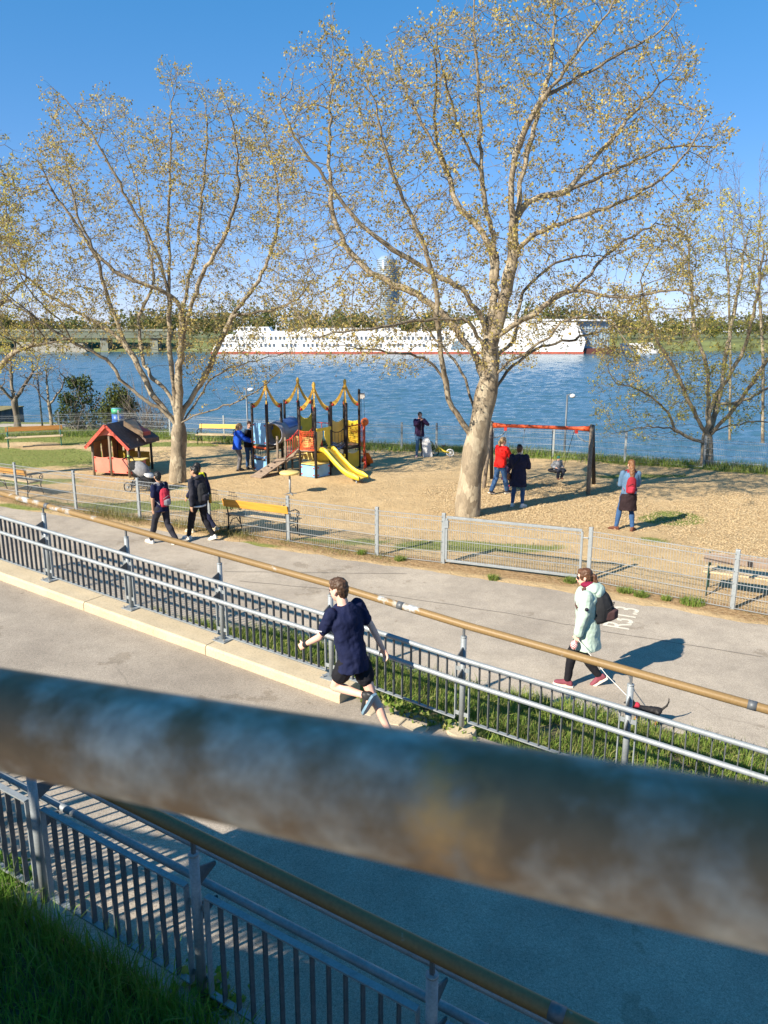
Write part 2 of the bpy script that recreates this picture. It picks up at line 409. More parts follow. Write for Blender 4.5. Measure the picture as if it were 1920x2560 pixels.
# ground: one sheet with sand, chips and grass cover
gx = np.arange(-48, 40.01, .25); gy = np.arange(-3, 47.01, .25)
X, Y = np.meshgrid(gx, gy)
sh = y_shore(X)-Y
hump = (fbm(X*.35, Y*.35, 21)-.5)*.10+(fbm(X*1.6, Y*1.6, 5, 3)-.5)*.07
inside = np.clip((Y-y_fence(X)-.1)/.8, 0, 1)
Z = hump*inside+.012*(fbm(X*2, Y*2, 2)-.5)*0
Z = np.where(Y < y_pfar(X)+.02, -.03, Z)
Z = np.where(sh < 0, Z-np.clip(-sh*.75, 0, 4.2), Z)
quay = (X < -20.4) & (Y > 40)
gm = grass_mask(X, Y); cm = chip_mask(X, Y)
edge = np.exp(-((Y-y_fence(X)+.12)/.42)**2)
n0 = X.shape[1]; idx = np.arange(X.size).reshape(X.shape)
F = np.stack([idx[:-1, :-1], idx[:-1, 1:], idx[1:, 1:], idx[1:, :-1]], -1).reshape(-1, 4)
m, nt, b = new_mat('sand_and_cover'); v = coords(nt)
att = node(nt, 'ShaderNodeVertexColor', layer_name='cover'); sep = node(nt, 'ShaderNodeSeparateColor'); nt.links.new(att.outputs[0], sep.inputs[0])
n_f = noise(nt, v, 34, 4, .7); n_m = noise(nt, v, 2.6, 5, .6); n_b = noise(nt, v, .5, 4)
sand = ramp(nt, n_m, [(.3, (.40, .285, .150)), (.5, (.53, .38, .20)), (.7, (.60, .45, .25))])
sand = mix(nt, .45, sand, ramp(nt, n_f, [(.3, (.26, .18, .10)), (.5, (.53, .39, .22)), (.7, (.66, .52, .32))]))
sand = mix(nt, 1.0, sand, ramp(nt, n_b, [(.35, (.90, .88, .85)), (.65, (1.06, 1.05, 1.04))]), 'MULTIPLY')
gr = ramp(nt, noise(nt, v, 9, 5, .7), [(.3, (.12, .15, .035)), (.5, (.19, .22, .055)), (.7, (.30, .27, .10))])
vo = node(nt, 'ShaderNodeTexVoronoi'); vo.inputs['Scale'].default_value = 30; nt.links.new(coords(nt, (1, .55, 1)), vo.inputs['Vector'])
ch = ramp(nt, vo.outputs['Color'], [(.1, (.33, .22, .11)), (.5, (.46, .33, .175)), (.9, (.55, .41, .23))])
def thr(mask, lo, hi, soft):
    a = node(nt, 'ShaderNodeMath', operation='ADD'); nt.links.new(mask, a.inputs[0])
    s_ = node(nt, 'ShaderNodeMath', operation='MULTIPLY_ADD'); s_.inputs[1].default_value = soft; s_.inputs[2].default_value = -soft/2
    nt.links.new(n_f, s_.inputs[0]); nt.links.new(s_.outputs[0], a.inputs[1])
    return ramp(nt, a.outputs[0], [(lo, (0, 0, 0)), (hi, (1, 1, 1))])
c = mix(nt, thr(sep.outputs[1], .35, .65, .8), sand, ch)
c = mix(nt, thr(sep.outputs[0], .35, .65, 1.0), c, gr)
dirt = ramp(nt, noise(nt, v, 14, 5, .7), [(.3, (.16, .10, .05)), (.5, (.34, .22, .11)), (.7, (.46, .34, .19))])
c = mix(nt, thr(sep.outputs[2], .3, .6, .6), c, dirt)
nt.links.new(c, b.inputs['Base Color']); b.inputs['Roughness'].default_value = .95; b.inputs['Specular IOR Level'].default_value = .15
bump(nt, b, mix(nt, .62, n_f, noise(nt, v, 6.5, 4, .6)), 1.0, .075)
ground = npmesh('ground', np.stack([X, Y, Z], -1).reshape(-1, 3), F, m, None, 'structure', True)
ca = ground.data.color_attributes.new('cover', 'FLOAT_COLOR', 'POINT')
ca.data.foreach_set('color', np.stack([gm, cm, np.clip(edge, 0, 1), np.ones_like(gm)], -1).astype(np.float32).ravel())

# path, ramp, verge
def strip(name, xs, ya, yb, za, zb, mat, n=6, nz=None):
    xs = np.asarray(xs); T = np.linspace(0, 1, n+1)[:, None]
    A = np.stack([xs, ya(xs), za(xs)], -1); B = np.stack([xs, yb(xs), zb(xs)], -1)
    V = A[None]*(1-T[..., None])+B[None]*T[..., None]
    if nz is not None: V[..., 2] += nz(V[..., 0], V[..., 1], T)
    I = np.arange(V.shape[0]*V.shape[1]).reshape(V.shape[:2])
    F = np.stack([I[:-1, :-1], I[:-1, 1:], I[1:, 1:], I[1:, :-1]], -1).reshape(-1, 4)
    return npmesh(name, V.reshape(-1, 3), F, mat, None, 'structure', True)
zero = lambda x: np.zeros_like(x)
pe = lambda x: y_pfar(x)+(fbm(x*2.2, x*0+3, 4)-.5)*.22
strip('path', np.arange(-30, 20, .12), lambda x: y_pnear(x)-.35, pe, lambda x: zero(x)+.004, lambda x: zero(x)+.004, M_PATH, 4)
strip('ramp', np.arange(-14, 14, .4), lambda x: y_near(x)-.12, lambda x: y_rail(x)+.06, z_ramp, z_ramp, M_RAMP, 4)
VX = np.arange(-4.4, 12, .15)
vz = lambda x: np.interp(x, [-4.4, -1.5, .5, 9], [.05, .35, .55, 0.02])
M_SOIL = M('verge_soil', (.13, .105, .05), .95, .5, 7, bmp=.5, bdist=.03)
strip('grass_verge', VX, lambda x: y_rail(x)+.02, lambda x: y_pnear(x)+(fbm(x*2, x*0, 8)-.5)*.2, vz, lambda x: zero(x)+.012, M_SOIL, 10, lambda x, y, t: (fbm(x*2.4, y*2.4, 6)-.5)*.07*np.sin(np.pi*t))
strip('grass_slope', np.arange(-7, 4, .2), lambda x: y_near(x)-6.5, lambda x: y_near(x)-.13, lambda x: z_ramp(x)+.7, lambda x: z_ramp(x)-.05, M_SOIL, 14, lambda x, y, t: (fbm(x*1.6, y*1.6, 16)-.5)*.12*(1-t))
# seams in the path: sealed joints, a few millimetres proud
M_SEAM = M('bitumen_seam', (.16, .145, .125), .9, .3, 20)
for k, pts in enumerate([[(600, 1452), (961, 1486), (1250, 1530), (1500, 1576), (1908, 1642)], [(560, 1428), (740, 1431), (1017, 1434)]]):
    w = [at(u, vv, .008) for u, vv in pts]; fine = []
    for a, bb in zip(w, w[1:]):
        for i in range(8): fine.append(a.lerp(bb, i/8)+Vector((0, random.uniform(-.02, .02), 0)))
    fine.append(w[-1]); q = MB()
    for a, bb in zip(fine, fine[1:]):
        q.add([a+Vector((0, -.011, 0)), bb+Vector((0, -.011, 0)), bb+Vector((0, .011, 0)), a+Vector((0, .011, 0))], [(0, 1, 2, 3)])
    struct('path_seam', q, M_SEAM)

# painted river mark on the path
fc = bpy.data.curves.new('mark', 'FONT'); fc.body = 'R31.3'; fc.size = .60; fc.space_character = .92; fc.offset = .006
fo = bpy.data.objects.new('t', fc); TMP.collection.objects.link(fo); dg_t = tmp_graph()
me = bpy.data.meshes.new_from_object(fo.evaluated_get(dg_t)); bpy.data.objects.remove(fo)
mk = link('painted_lettering', me, M('road_paint', (.66, .61, .50), .8, .14, 30, wear=((.42, .37, .31), .60, 16)), None, 'structure')
p0 = at(1570, 1576, .009); p1 = at(1604, 1514, .009); dx = (p1-p0).normalized(); up = Vector((0, 0, 1)).cross(dx)
mk.matrix_world = Matrix(((dx.x*.86, up.x, 0, p0.x), (dx.y*.86, up.y, 0, p0.y), (0, 0, 1, p0.z), (0, 0, 0, 1)))

# river: wind ripples as real waves, finer near the bank
m, nt, b = new_mat('river_water'); v = coords(nt)
b.inputs['Base Color'].default_value = (.050, .118, .160, 1); b.inputs['Roughness'].default_value = .16; b.inputs['IOR'].default_value = 1.33; b.inputs['Specular IOR Level'].default_value = .36
bump(nt, b, noise(nt, coords(nt, (.7, 1.4, 1)), 3.0, 3, .6), .6, .08)
struct('river', MB().add([(-1500, 22, -3.75), (1500, 22, -3.75), (1500, 400, -3.75), (-1500, 400, -3.75)], [(0, 1, 2, 3)]), m)
yr = 23*np.exp(np.arange(0, 440)*math.log(345/23)/439); tr_ = np.linspace(-.72, .72, 430)
Yw, Tw = np.meshgrid(yr, tr_, indexing='ij'); Xw = Tw*(Yw+6); Hw = np.zeros_like(Xw)
for i in range(40):
    wl_ = .5*1.052**i; a_ = rad(78)+rng.normal()*.55; k_ = 2*math.pi/wl_
    ph_ = rng.uniform(0, 6.28); amp = .0066*wl_**.8
    res = np.clip(1.6*wl_/(Yw*.0062*1.6), 0, 1)**2; wob = 1.1*np.sin(Xw*.11*(1+i % 3)+Yw*.07+i)
    Hw += amp*res*np.sin(k_*(Xw*math.cos(a_)+Yw*math.sin(a_))+ph_+wob)*(.45+1.1*fbm(Xw*.05+i, Yw*.05, 90+i, 2))
I = np.arange(Xw.size).reshape(Xw.shape)
npmesh('river_ripples', np.stack([Xw, Yw, Hw-3.2], -1).reshape(-1, 3), np.stack([I[:-1, :-1], I[:-1, 1:], I[1:, 1:], I[1:, :-1]], -1).reshape(-1, 4), m, None, 'structure', True)
# far bank
M_BANK = M('bank_grass', (.13, .15, .05), .95, .45, .12, bmp=0)
q = MB(); q.loft([[Vector((x, 318+6*math.sin(x*.01), -3.6)), Vector((x, 332+6*math.sin(x*.01), .5)), Vector((x, 372, 1.6)), Vector((x, 5000, 1.8)), Vector((x, 5000, -5)), Vector((x, 318+6*math.sin(x*.01), -5))] for x in range(-3000, 3001, 60)])
struct('far_bank', q, M_BANK)
def leaf_cloud(C, R, n, size, squash=1.0):
    "n leaf-sized quads through ellipsoids C, R; returns V, F"
    k = rng.integers(0, len(C), n); d = rng.normal(size=(n, 3)); d /= np.linalg.norm(d, axis=1)[:, None]
    r = rng.random(n)**.45
    P = np.asarray(C)[k]+d*r[:, None]*np.asarray(R)[k]
    a = rng.normal(size=(n, 3)); a /= np.linalg.norm(a, axis=1)[:, None]
    bvec = np.cross(a, rng.normal(size=(n, 3))); bvec /= np.linalg.norm(bvec, axis=1)[:, None]
    s_ = size*(.6+.8*rng.random(n))[:, None]
    V = np.stack([P-a*s_, P-bvec*s_*.6, P+a*s_, P+bvec*s_*.6], 1).reshape(-1, 3)
    return V, np.arange(n*4).reshape(n, 4)
WOODLEAF = leafmat('far_wood_leaf', [(.09, .115, .03), (.15, .15, .045), (.19, .16, .07), (.11, .15, .035), (.07, .09, .03)], .3, .02)
C, R = [], []
for i in range(520):
    x = rng.uniform(-330, 330); d = rng.uniform(345, 420); hh = rng.uniform(9, 17)*(1.0+.25*math.sin(x*.03)*math.sin(x*.011))
    for j in range(3):
        C.append((x+rng.uniform(-3, 3), d+rng.uniform(-3, 3), 1.2+hh*rng.uniform(.35, .75))); R.append((rng.uniform(2.5, 5.5), rng.uniform(2.5, 5), hh*.3))
V, F = leaf_cloud(C, R, 60000, .75)
npmesh('far_wood', V, F, WOODLEAF, None, 'stuff')

# land on the town side, behind the walkway
struct('town_meadow', MB().add([(-900, -3, -.04), (900, -3, -.04), (900, -900, -.04), (-900, -900, -.04)], [(3, 2, 1, 0)]), M('dry_meadow', (.34, .28, .15), .95, .3, .6, bmp=0))
# upper walkway the photographer stands on, and an added unseen deck slab overhead, outlined to cast the foreground shade
z_tan = lambda x: 4.425+.09*x
y_tan = lambda x: .42-.469*x
M_DECK = concrete('deck_concrete', (.36, .35, .32))
q = MB(); L = []
for x in np.linspace(-9, 7, 9):
    zt = z_tan(x)-1.25; yt = y_tan(x)
    L.append([Vector((x+.09, yt+.16, zt)), Vector((x-.85, yt-1.9, zt)), Vector((x-.85, yt-1.9, zt-.35)), Vector((x+.09, yt+.16, zt-.35))])
struct('upper_walkway', q.loft(L), M_DECK)
BZ = 8.0; sh_ = (BZ-.7)/math.tan(el)
def cast(x, y): return Vector((x-sh_*math.cos(az), y-sh_*math.sin(az), BZ))
shade_poly = [cast(-.75, 6.0), cast(3.2, 5.05), cast(9, 3.6), cast(9, 2.5), cast(2.5, 3.1), cast(-.4, 4.1), cast(-1.5, 4.85)]
struct('shade_slab', MB().prism(shade_poly[::-1], (0, 0, .7)), M_DECK)

# ------------------------------------------------------------------ railings with posts, tubes and barred panels
BOLT = M('bolt_steel', (.5, .51, .52), .35, .1, 5, .8, bmp=0)
BARLEN = .657
bar_mesh = MB().box((0, 0, 0), (.009, .036, BARLEN)).mesh('baluster')
bar_mesh.materials.append(GALV_D)
bolt_mesh = MB().tube([(0, 0, -.012), (0, 0, .018)], .011, 6).mesh('bolt'); bolt_mesh.materials.append(BOLT)
def railing(name, label, posts, side, tan=TAN, footing=None, plate=True, dark=GALV_D, gap=.106, sleeves=(), hand_h=1.105, off=.20):
    "posts: foot points; side: unit vector towards the tubes"
    root = thing(name, label, 'railing', posts[0]); side = Vector(side).normalized()
    P = [Vector(p) for p in posts]; Zu = Vector((0, 0, 1))
    bm_ = None
    for i, p in enumerate(P):
        d = (P[min(i+1, len(P)-1)]-P[max(i-1, 0)]); d.z = 0; d.normalize()
        q = MB().tube([p-Zu*.0, p+Zu*.975], .03, 14).tube([p+Zu*.9751, p+Zu*.985], [.033, .031], 14)
        o = q.build('post', GALV, root, True)
        MB().bar(p+Zu*.985, p+Zu*(hand_h-.032), .018, .022, d).build('rod', GALV_D, o)
        for hgt in (.60, .835):
            a = p+Zu*(hgt-.0); t = p+side*(off-.035)+Zu*(hgt-.012)
            MB().prism([a+side*.029+Zu*.045, a+side*.029-Zu*.075, t-Zu*.018, t+Zu*.004], d*.010).build('bracket', dark, o)
        if footing and footing(i):
            k = MB().tube([p-Zu*.45, p-Zu*.06, p-Zu*.035], [.155, .155, .145], 22)
            k.build('footing', CONC_G if footing(i) == 2 else CONC, o, False)
        if plate and not (footing and footing(i)):
            R = Matrix.Rotation(math.atan2(d.y, d.x), 3, 'Z'); base = p+Zu*(-.026 if footing and footing(i) else .006)
            k = MB().box(base, (.20, .20, .014), mat=R)
            k.build('base_plate', GALV, o)
            for sx, sy in ((-1, -1), (1, -1), (1, 1), (-1, 1)):
                link('bolt', bolt_mesh, None, o, loc=base+R@Vector((sx*.07, sy*.07, .02))-P[0])
    up_r = [p+side*off+Zu*.835 for p in P]; mid_r = [p+side*off+Zu*.60 for p in P]; hand = [p+Zu*hand_h for p in P]
    def ext(pts): return [pts[0]+(pts[0]-pts[1])*.1]+pts+[pts[-1]+(pts[-1]-pts[-2])*.1]
    MB().tube(ext(up_r), .0255, 14).build('upper_rail', GALV, root, True)
    MB().tube(ext(mid_r), .0255, 14).build('middle_rail', GALV, root, True)
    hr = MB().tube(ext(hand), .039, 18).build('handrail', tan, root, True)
    for s_ in sleeves:
        i = int(s_); f = s_-i; a, b_ = hand[i], hand[i+1]; c = a.lerp(b_, f); dd = (b_-a).normalized()
        MB().tube([c-dd*.035, c+dd*.035], .0415, 18).build('sleeve', GALV_D, hr, True)
    for i in range(len(P)-1):
        a, b_ = P[i], P[i+1]; d = (b_-a).normalized(); h = Vector((d.x, d.y, 0)).normalized()
        a2 = a+d*.075; b2 = b_-d*.075
        k = MB()
        k.bar(a2+Zu*.737, b2+Zu*.737, .04, .012); k.bar(a2+Zu*.068, b2+Zu*.068, .04, .012)
        k.bar(a2+Zu*.0745, a2+Zu*.731, .038, .010, h); k.bar(b2+Zu*.0745, b2+Zu*.731, .038, .010, h)
        for zz in (.14, .63):
            k.bar(a+d*.028+Zu*zz+side*.012, a2+Zu*zz+side*.012, .005, .045); k.bar(b_-d*.028+Zu*zz+side*.012, b2+Zu*zz+side*.012, .005, .045)
        pn = k.build('panel', GALV, root)
        L = (b2-a2).length; n = int(round(L/gap))
        for j in range(1, n):
            c = a2.lerp(b2, j/n)+Zu*.4025
            bo = link('baluster', bar_mesh, None, pn, loc=c-P[0]); bo.rotation_euler = (0, 0, math.atan2(d.y, d.x))
    return root
RN = Vector((-.51, -.86, 0)).normalized()      # from the far railing towards the ramp
xs_far = [-9.2, -7.7, -6.2, -4.79, -3.36, -1.98, -.59, .80, 2.22, 3.64, 5.06, 6.5]
def far_post(x, i):
    z = float(z_ramp(x))+(.125 if x < -.4 else .085); return (x, float(y_rail(x)), z)
railing('ramp_railing', 'long galvanised railing with tan handrail between the ramp and the lower path', [far_post(x, i) for i, x in enumerate(xs_far)], RN,
        footing=lambda i: 1 if xs_far[i] > -.4 else 0, sleeves=(3.06, 6.55, 8.6))
xs_n = [-4.9, -3.6, -2.3, -1.08, .23, 1.55, 2.9, 4.3]
NN = Vector((.489, .872, 0))
railing('ramp_railing', 'shaded galvanised railing on round footings beside the tall dark grass', [(x, float(y_near(x)), float(z_ramp(x))+.03) for x in xs_n], NN,
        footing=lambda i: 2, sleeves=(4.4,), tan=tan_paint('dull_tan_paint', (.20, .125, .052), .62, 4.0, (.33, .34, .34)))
# railing of the upper walkway, its handrail right under the camera
xs_u = [-7.3, -5.7, -4.1, -2.5, -.95, .65, 2.25, 3.85]
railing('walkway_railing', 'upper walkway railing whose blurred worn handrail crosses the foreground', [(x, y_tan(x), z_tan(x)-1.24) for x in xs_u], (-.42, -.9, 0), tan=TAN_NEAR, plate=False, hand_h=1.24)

# concrete kerb wall under the far railing, cast in lengths
kr = thing('concrete_kerb', 'long weathered concrete kerb under the ramp railing', 'kerb', (-.34, float(y_rail(-.34)), 0))
xk = [-13, -10.6, -8.2, -6.0, -3.9, -2.02, -.34]
dk = Vector((1, -.592, 0)).normalized(); nk = Vector((-.592, -1, 0)).normalized(); Zu = Vector((0, 0, 1))
for a, b_ in zip(xk, xk[1:]):
    A = Vector((a, float(y_rail(a)), 0))+dk*.004; B = Vector((b_, float(y_rail(b_)), 0))-dk*.004; L = []
    for p in (A, B):
        zr = float(z_ramp(p.x)); f = p+nk*.27; r = p-nk*.15
        L.append([f+Vector((0, 0, zr-.2)), f+Vector((0, 0, zr+.105)), f-nk*.02+Vector((0, 0, zr+.13)), r+Vector((0, 0, zr+.13)), r+Vector((0, 0, -.4)), r+nk*.1+Vector((0, 0, -.4))])
    MB().loft(L).build('kerb_block', CONC, kr, bevel=.006)
# stone edging beyond the kerb end
ed = thing('stone_edging', 'row of flat worn stones edging the grass past the kerb end', 'edging', (-.2, 7.6, .7))
xe = -.30
for i in range(20):
    ln = random.uniform(.20, .38); c = Vector((xe+ln/2, float(y_rail(xe+ln/2)), 0)); zr = float(z_ramp(c.x)); xe += ln*.86; k = MB()
    o0 = random.uniform(.10, .14); o1 = random.uniform(.26, .32); hh = random.uniform(.006, .022)
    if .62 < c.x < 1.02: o0 += .10; o1 += .08
    q0 = [c-dk*ln*.48+nk*o0, c+dk*ln*.1+nk*(o0-.015), c+dk*ln*.48+nk*o0, c+dk*ln*.49+nk*(o1-.03), c+dk*ln*.05+nk*(o1+.015), c-dk*ln*.47+nk*o1]
    k.loft([[p+Zu*(zr-.1) for p in q0], [p+Zu*(zr+hh-.006) for p in q0], [p.lerp(c+nk*(o0+o1)/2, .06)+Zu*(zr+hh+random.uniform(-.003, .003)) for p in q0]]).build('stone', CONC, ed)
# small cobbled apron on the right of the grass
ap = thing('cobbled_apron', 'small brown cobbled patch behind the right end of the ramp railing', 'paving', (3.6, 6.4, .25))
COB = M('brown_cobble', (.25, .17, .10), .85, .35, 9, bmp=.5)
for i in range(9):
    for j in range(6):
        c = Vector((3.25+i*.15, 6.62-i*.087+j*.15-.34, .40-.03*i-.05*j)); MB().box(c, (.135, .135, .1), random.uniform(-.6, -.45), taper=.9).build('cobble', COB, ap)

# ------------------------------------------------------------------ wire mesh fences round the playground
WIRE = M('fence_wire', (.30, .32, .33), .5, .1, 3, .35, bmp=0)
def mesh_fence(name, label, pts, h=1.04, pitch=.05, skip=(), wires=(.03, .25, .47, .69, .91, 1.0), post_h=None):
    root = thing(name, label, 'fence', pts[0]); P = [Vector(p) for p in pts]; Zu = Vector((0, 0, 1))
    for i, p in enumerate(P):
        d = P[min(i+1, len(P)-1)]-P[max(i-1, 0)]; d.z = 0
        k = MB().box(p+Zu*(h/2-.1), (.075, .05, h+.24), math.atan2(d.y, d.x)).box(p+Zu*(h+.026), (.079, .054, .012), math.atan2(d.y, d.x))
        k.build('post', GALV, root, bevel=.004)
    for i in range(len(P)-1):
        if i in skip: continue
        a, b_ = P[i], P[i+1]; d = b_-a; L = d.length; hd = Vector((d.x, d.y, 0)).normalized(); n = Vector((-hd.y, hd.x, 0))*-.032
        k = MB(); m_ = int(L/pitch)
        for j in range(1, m_):
            p = a.lerp(b_, j/m_)+n; k.bar(p+Zu*.03, p+Zu*(h-.02), .005, .005, hd)
        k.build('wire_panel', WIRE, root, kind='stuff')
        for z in wires:
            MB().bar(a+n*1.35+Zu*z+hd*.02, b_+n*1.35+Zu*z-hd*.02, .009, .012).build('cross_wire', WIRE, root)
    return root
mesh_fence('mesh_fence', 'grey wire mesh fence along the far edge of the path left of the gate', [(x, y, 0) for x, y in FENCE_PTS[:9]])
mesh_fence('mesh_fence', 'grey wire mesh fence along the path to the right of the gate', [(x, y, 0) for x, y in FENCE_PTS[9:]])
BACK = [(-20.5, 33.4), (-17.6, 34.2), (-14.92, 35.29), (-12.4, 36.0), (-9.75, 35.0), (-7.0, 33.6), (-4.4, 32.7), (-1.8, 31.9), (.72, 31.15), (2.12, 30.9), (4.3, 30.25), (6.52, 29.4), (8.9, 28.15), (11.35, 27.0), (13.6, 25.7), (16, 24.3), (18.4, 22.9)]
mesh_fence('mesh_fence', 'grey wire mesh fence at the back of the playground above the river', [(x, y, 0) for x, y in BACK], 1.1, .055)
# gate
g0, g1 = Vector((1.23, 15.37, 0)), Vector((3.95, 14.2, 0)); gd = (g1-g0).normalized(); gn = Vector((gd.y, -gd.x, 0)); Zu = Vector((0, 0, 1))
gt = thing('gate', 'closed galvanised wire gate in the path fence', 'gate', g0)
a, b_ = g0+gd*.075+gn*.03, g1-gd*.16+gn*.03
k = MB(); k.bar(a+Zu*.08, b_+Zu*.08, .045, .05); k.bar(a+Zu*1.0, b_+Zu*1.0, .045, .05); k.bar(a+Zu*.105, a+Zu*.975, .045, .045, gd); k.bar(b_+Zu*.105, b_+Zu*.975, .045, .045, gd)
k.build('gate_frame', GALV, gt, bevel=.003)
k = MB(); n = int((b_-a).length/.05)
for j in range(1, n): k.bar(a.lerp(b_, j/n)+Zu*.1, a.lerp(b_, j/n)+Zu*.98, .0065, .0065, gd)
k.build('wire_panel', WIRE, gt, kind='stuff')
for z in (.3, .52, .74, .92): MB().bar(a+gn*.012+Zu*z, b_+gn*.012+Zu*z, .009, .012).build('cross_wire', WIRE, gt)
k = MB().box(a+gn*.03+Zu*.86, (.09, .04, .16), math.atan2(gd.y, gd.x)); k.build('lock_box', GALV, gt)
k = MB().tube([b_+Zu*.86, b_+gd*.12+Zu*.86], .014, 8).tube([b_+Zu*.2, b_+gd*.12+Zu*.2], .014, 8); k.build('hinge', GALV, gt)

# ------------------------------------------------------------------ benches
ORANGE = M('orange_wood', (.62, .30, .045), .5, .22, 5, stretch=(.3, 1, 6), bmp=.1)
OLDWOOD = M('pale_worn_wood', (.52, .40, .24), .75, .25, 6, stretch=(.5, 1, 6), bmp=.2)
GREYWOOD = M('grey_worn_wood', (.29, .22, .17), .8, .25, 6, stretch=(.5, 1, 6), bmp=.2)
BLACKIRON = M('black_iron', (.018, .02, .022), .45, .2, 8, .3, bmp=.05)
TEALIRON = M('green_iron', (.03, .16, .13), .45, .2, 8, .2, bmp=.05)
DARKGREEN = M('dark_green_iron', (.025, .075, .06), .45, .2, 8, .2, bmp=.05)
def scroll(mb, c, r, turns, ex, ez, w=.012):
    "spiral of iron bar in the plane (ex, ez)"
    pts = []
    for i in range(int(turns*12)+1):
        a = i/12*2*math.pi; rr = r*(1-.75*i/(turns*12)); pts.append(Vector(c)+Vector(ex)*math.cos(a)*rr+Vector(ez)*math.sin(a)*rr)
    mb.tube(pts, w, 6)
def bench(label, loc, rz, back, seat, iron, w=1.85, black_mark=False, nback=1):
    r = thing('park_bench', label, 'bench', (0, 0, 0), 0, 'slatted benches of the playground')
    for sx in (-1, 1):
        x = sx*(w/2-.09); k = MB(); ey = (0, 1, 0); ez = (0, 0, 1)
        k.tube([(x, .30, 0), (x, .27, .25), (x, .25, .43), (x, .31, .66), (x, .36, .86)], .016, 8)
        k.tube([(x, -.24, 0), (x, -.20, .15), (x, -.17, .30), (x, -.20, .41)], .016, 8)
        k.tube([(x, -.22, .405), (x, .25, .405)], .016, 8)
        k.tube([(x, -.20, .12), (x, -.05, .30), (x, .12, .30), (x, .27, .12)], .012, 6)
        k.tube([(x, .30, .66), (x, .12, .665), (x, -.12, .655), (x, -.22, .60)], .015, 8)
        scroll(k, (x, -.20, .53), .08, 1.4, (0, 0, 1), (0, -1, 0)); scroll(k, (x, .12, .58), .06, 1.2, (0, 0, 1), (0, 1, 0))
        k.tube([(x, -.17, .41), (x, -.20, .46)], .013, 6)
        k.build('side_frame', iron, r, True)
    for i in range(4):
        y = -.19+i*.125; MB().box((0, y, .437), (w, .105, .032)).build('seat_slat', seat, r, bevel=.005)
    if nback == 1:
        MB().box((0, .335, .745), (w, .03, .19), mat=Matrix.Rotation(rad(-14), 3, 'X')).build('back_board', back, r, bevel=.006)
    else:
        for i in range(nback): MB().box((0, .29+.035*i, .60+.12*i), (w, .03, .10), mat=Matrix.Rotation(rad(-14), 3, 'X')).build('back_slat', back, r, bevel=.005)
    r.location = loc; r.rotation_euler = (0, 0, rz); return r
fa = math.atan2(-1.05, 2.07)
bench('bench with orange backrest and black scrolled armrests behind the path fence', (-2.86, 17.75, 0), fa+math.pi, ORANGE, OLDWOOD, BLACKIRON)
bench('bench with black scrolled arms behind the fence at the left edge of the photo', (-10.95, 22.55, 0), fa+math.pi-.03, ORANGE, OLDWOOD, BLACKIRON)
bench('bench with teal iron legs on the grass near the bare trees', (-14.55, 31.9, 0), math.atan2(1.2, 3.0), M('brown_wood', (.34, .155, .035), .55, .22, 5, stretch=(.3, 1, 6), bmp=.1), OLDWOOD, TEALIRON, 2.2)
bench('bench with grey weathered backrest and dark green frame behind the right fence', (6.95, 13.1, 0), math.atan2(-.52, 1)+math.pi, GREYWOOD, OLDWOOD, DARKGREEN, 2.3)
bench('bench with bright yellow backrest against the river fence', (-7.1, 32.6, 0), -.12, M('yellow_wood', (.66, .42, .07), .5, .2, 6, stretch=(.4, 1, 5), bmp=.1), OLDWOOD, BLACKIRON, 1.75)

# ------------------------------------------------------------------ climbing frame
PBLACK = M('dark_stained_post', (.035, .028, .026), .6, .35, 6, bmp=.2, stretch=(4, 4, .6))
PGREY = M('grey_wood_post', (.20, .16, .12), .8, .35, 8, bmp=.3, stretch=(4, 4, .6))
YEL = M('yellow_panel', (.74, .54, .045), .45, .12, 3, bmp=.06)
PYEL = M('faded_yellow_panel', (.74, .58, .20), .5, .12, 3, bmp=.06)
OCHRE = M('ochre_roof_arm', (.66, .41, .07), .5, .15, 4, bmp=.06)
BLUE = M('light_blue_panel', (.22, .46, .72), .45, .14, 3, bmp=.06)
RED = M('red_steel', (.48, .035, .025), .45, .15, 6, bmp=.05)
ORRED = M('orange_red_steel', (.60, .09, .025), .45, .15, 6, bmp=.05)
DECK = M('weathered_plank', (.27, .20, .145), .85, .3, 7, bmp=.4, stretch=(1.5, 1.5, 1.5))
ROPE = M('black_rope', (.02, .02, .025), .8, .2, 20)
BROPE = M('blue_rope', (.03, .09, .26), .8, .2, 20)
BLUED = M('blue_tube_plastic', (.10, .17, .42), .35, .15, 3, bmp=.05)
TUBEG = M('grey_tube_plastic', (.30, .30, .34), .4, .2, 2, bmp=.05)
E1 = Vector((.555, -.426, 0)); E2 = Vector((.426, .555, 0)); N1 = E1.normalized(); N2 = E2.normalized()
cap_mesh = MB().ell((0, 0, 0), .029, 8, 5).mesh('bolt_cap', True); cap_mesh.materials.append(RED)
cf = thing('climbing_frame', 'colourful climbing frame with yellow slide and pointed roof arms', 'climbing frame', (-2.6, 26, 0))
TW = {'A': Vector((-4.5, 26.3, 0)), 'B': Vector((-2.78, 25.25, 0)), 'C': Vector((-1.85, 26.9, 0)), 'D': Vector((-3.57, 27.7, 0))}
def corner(t, i): p = TW[t]; return [p, p+E1, p+E1+E2, p+E2][i]
ROOF_POLE = .045
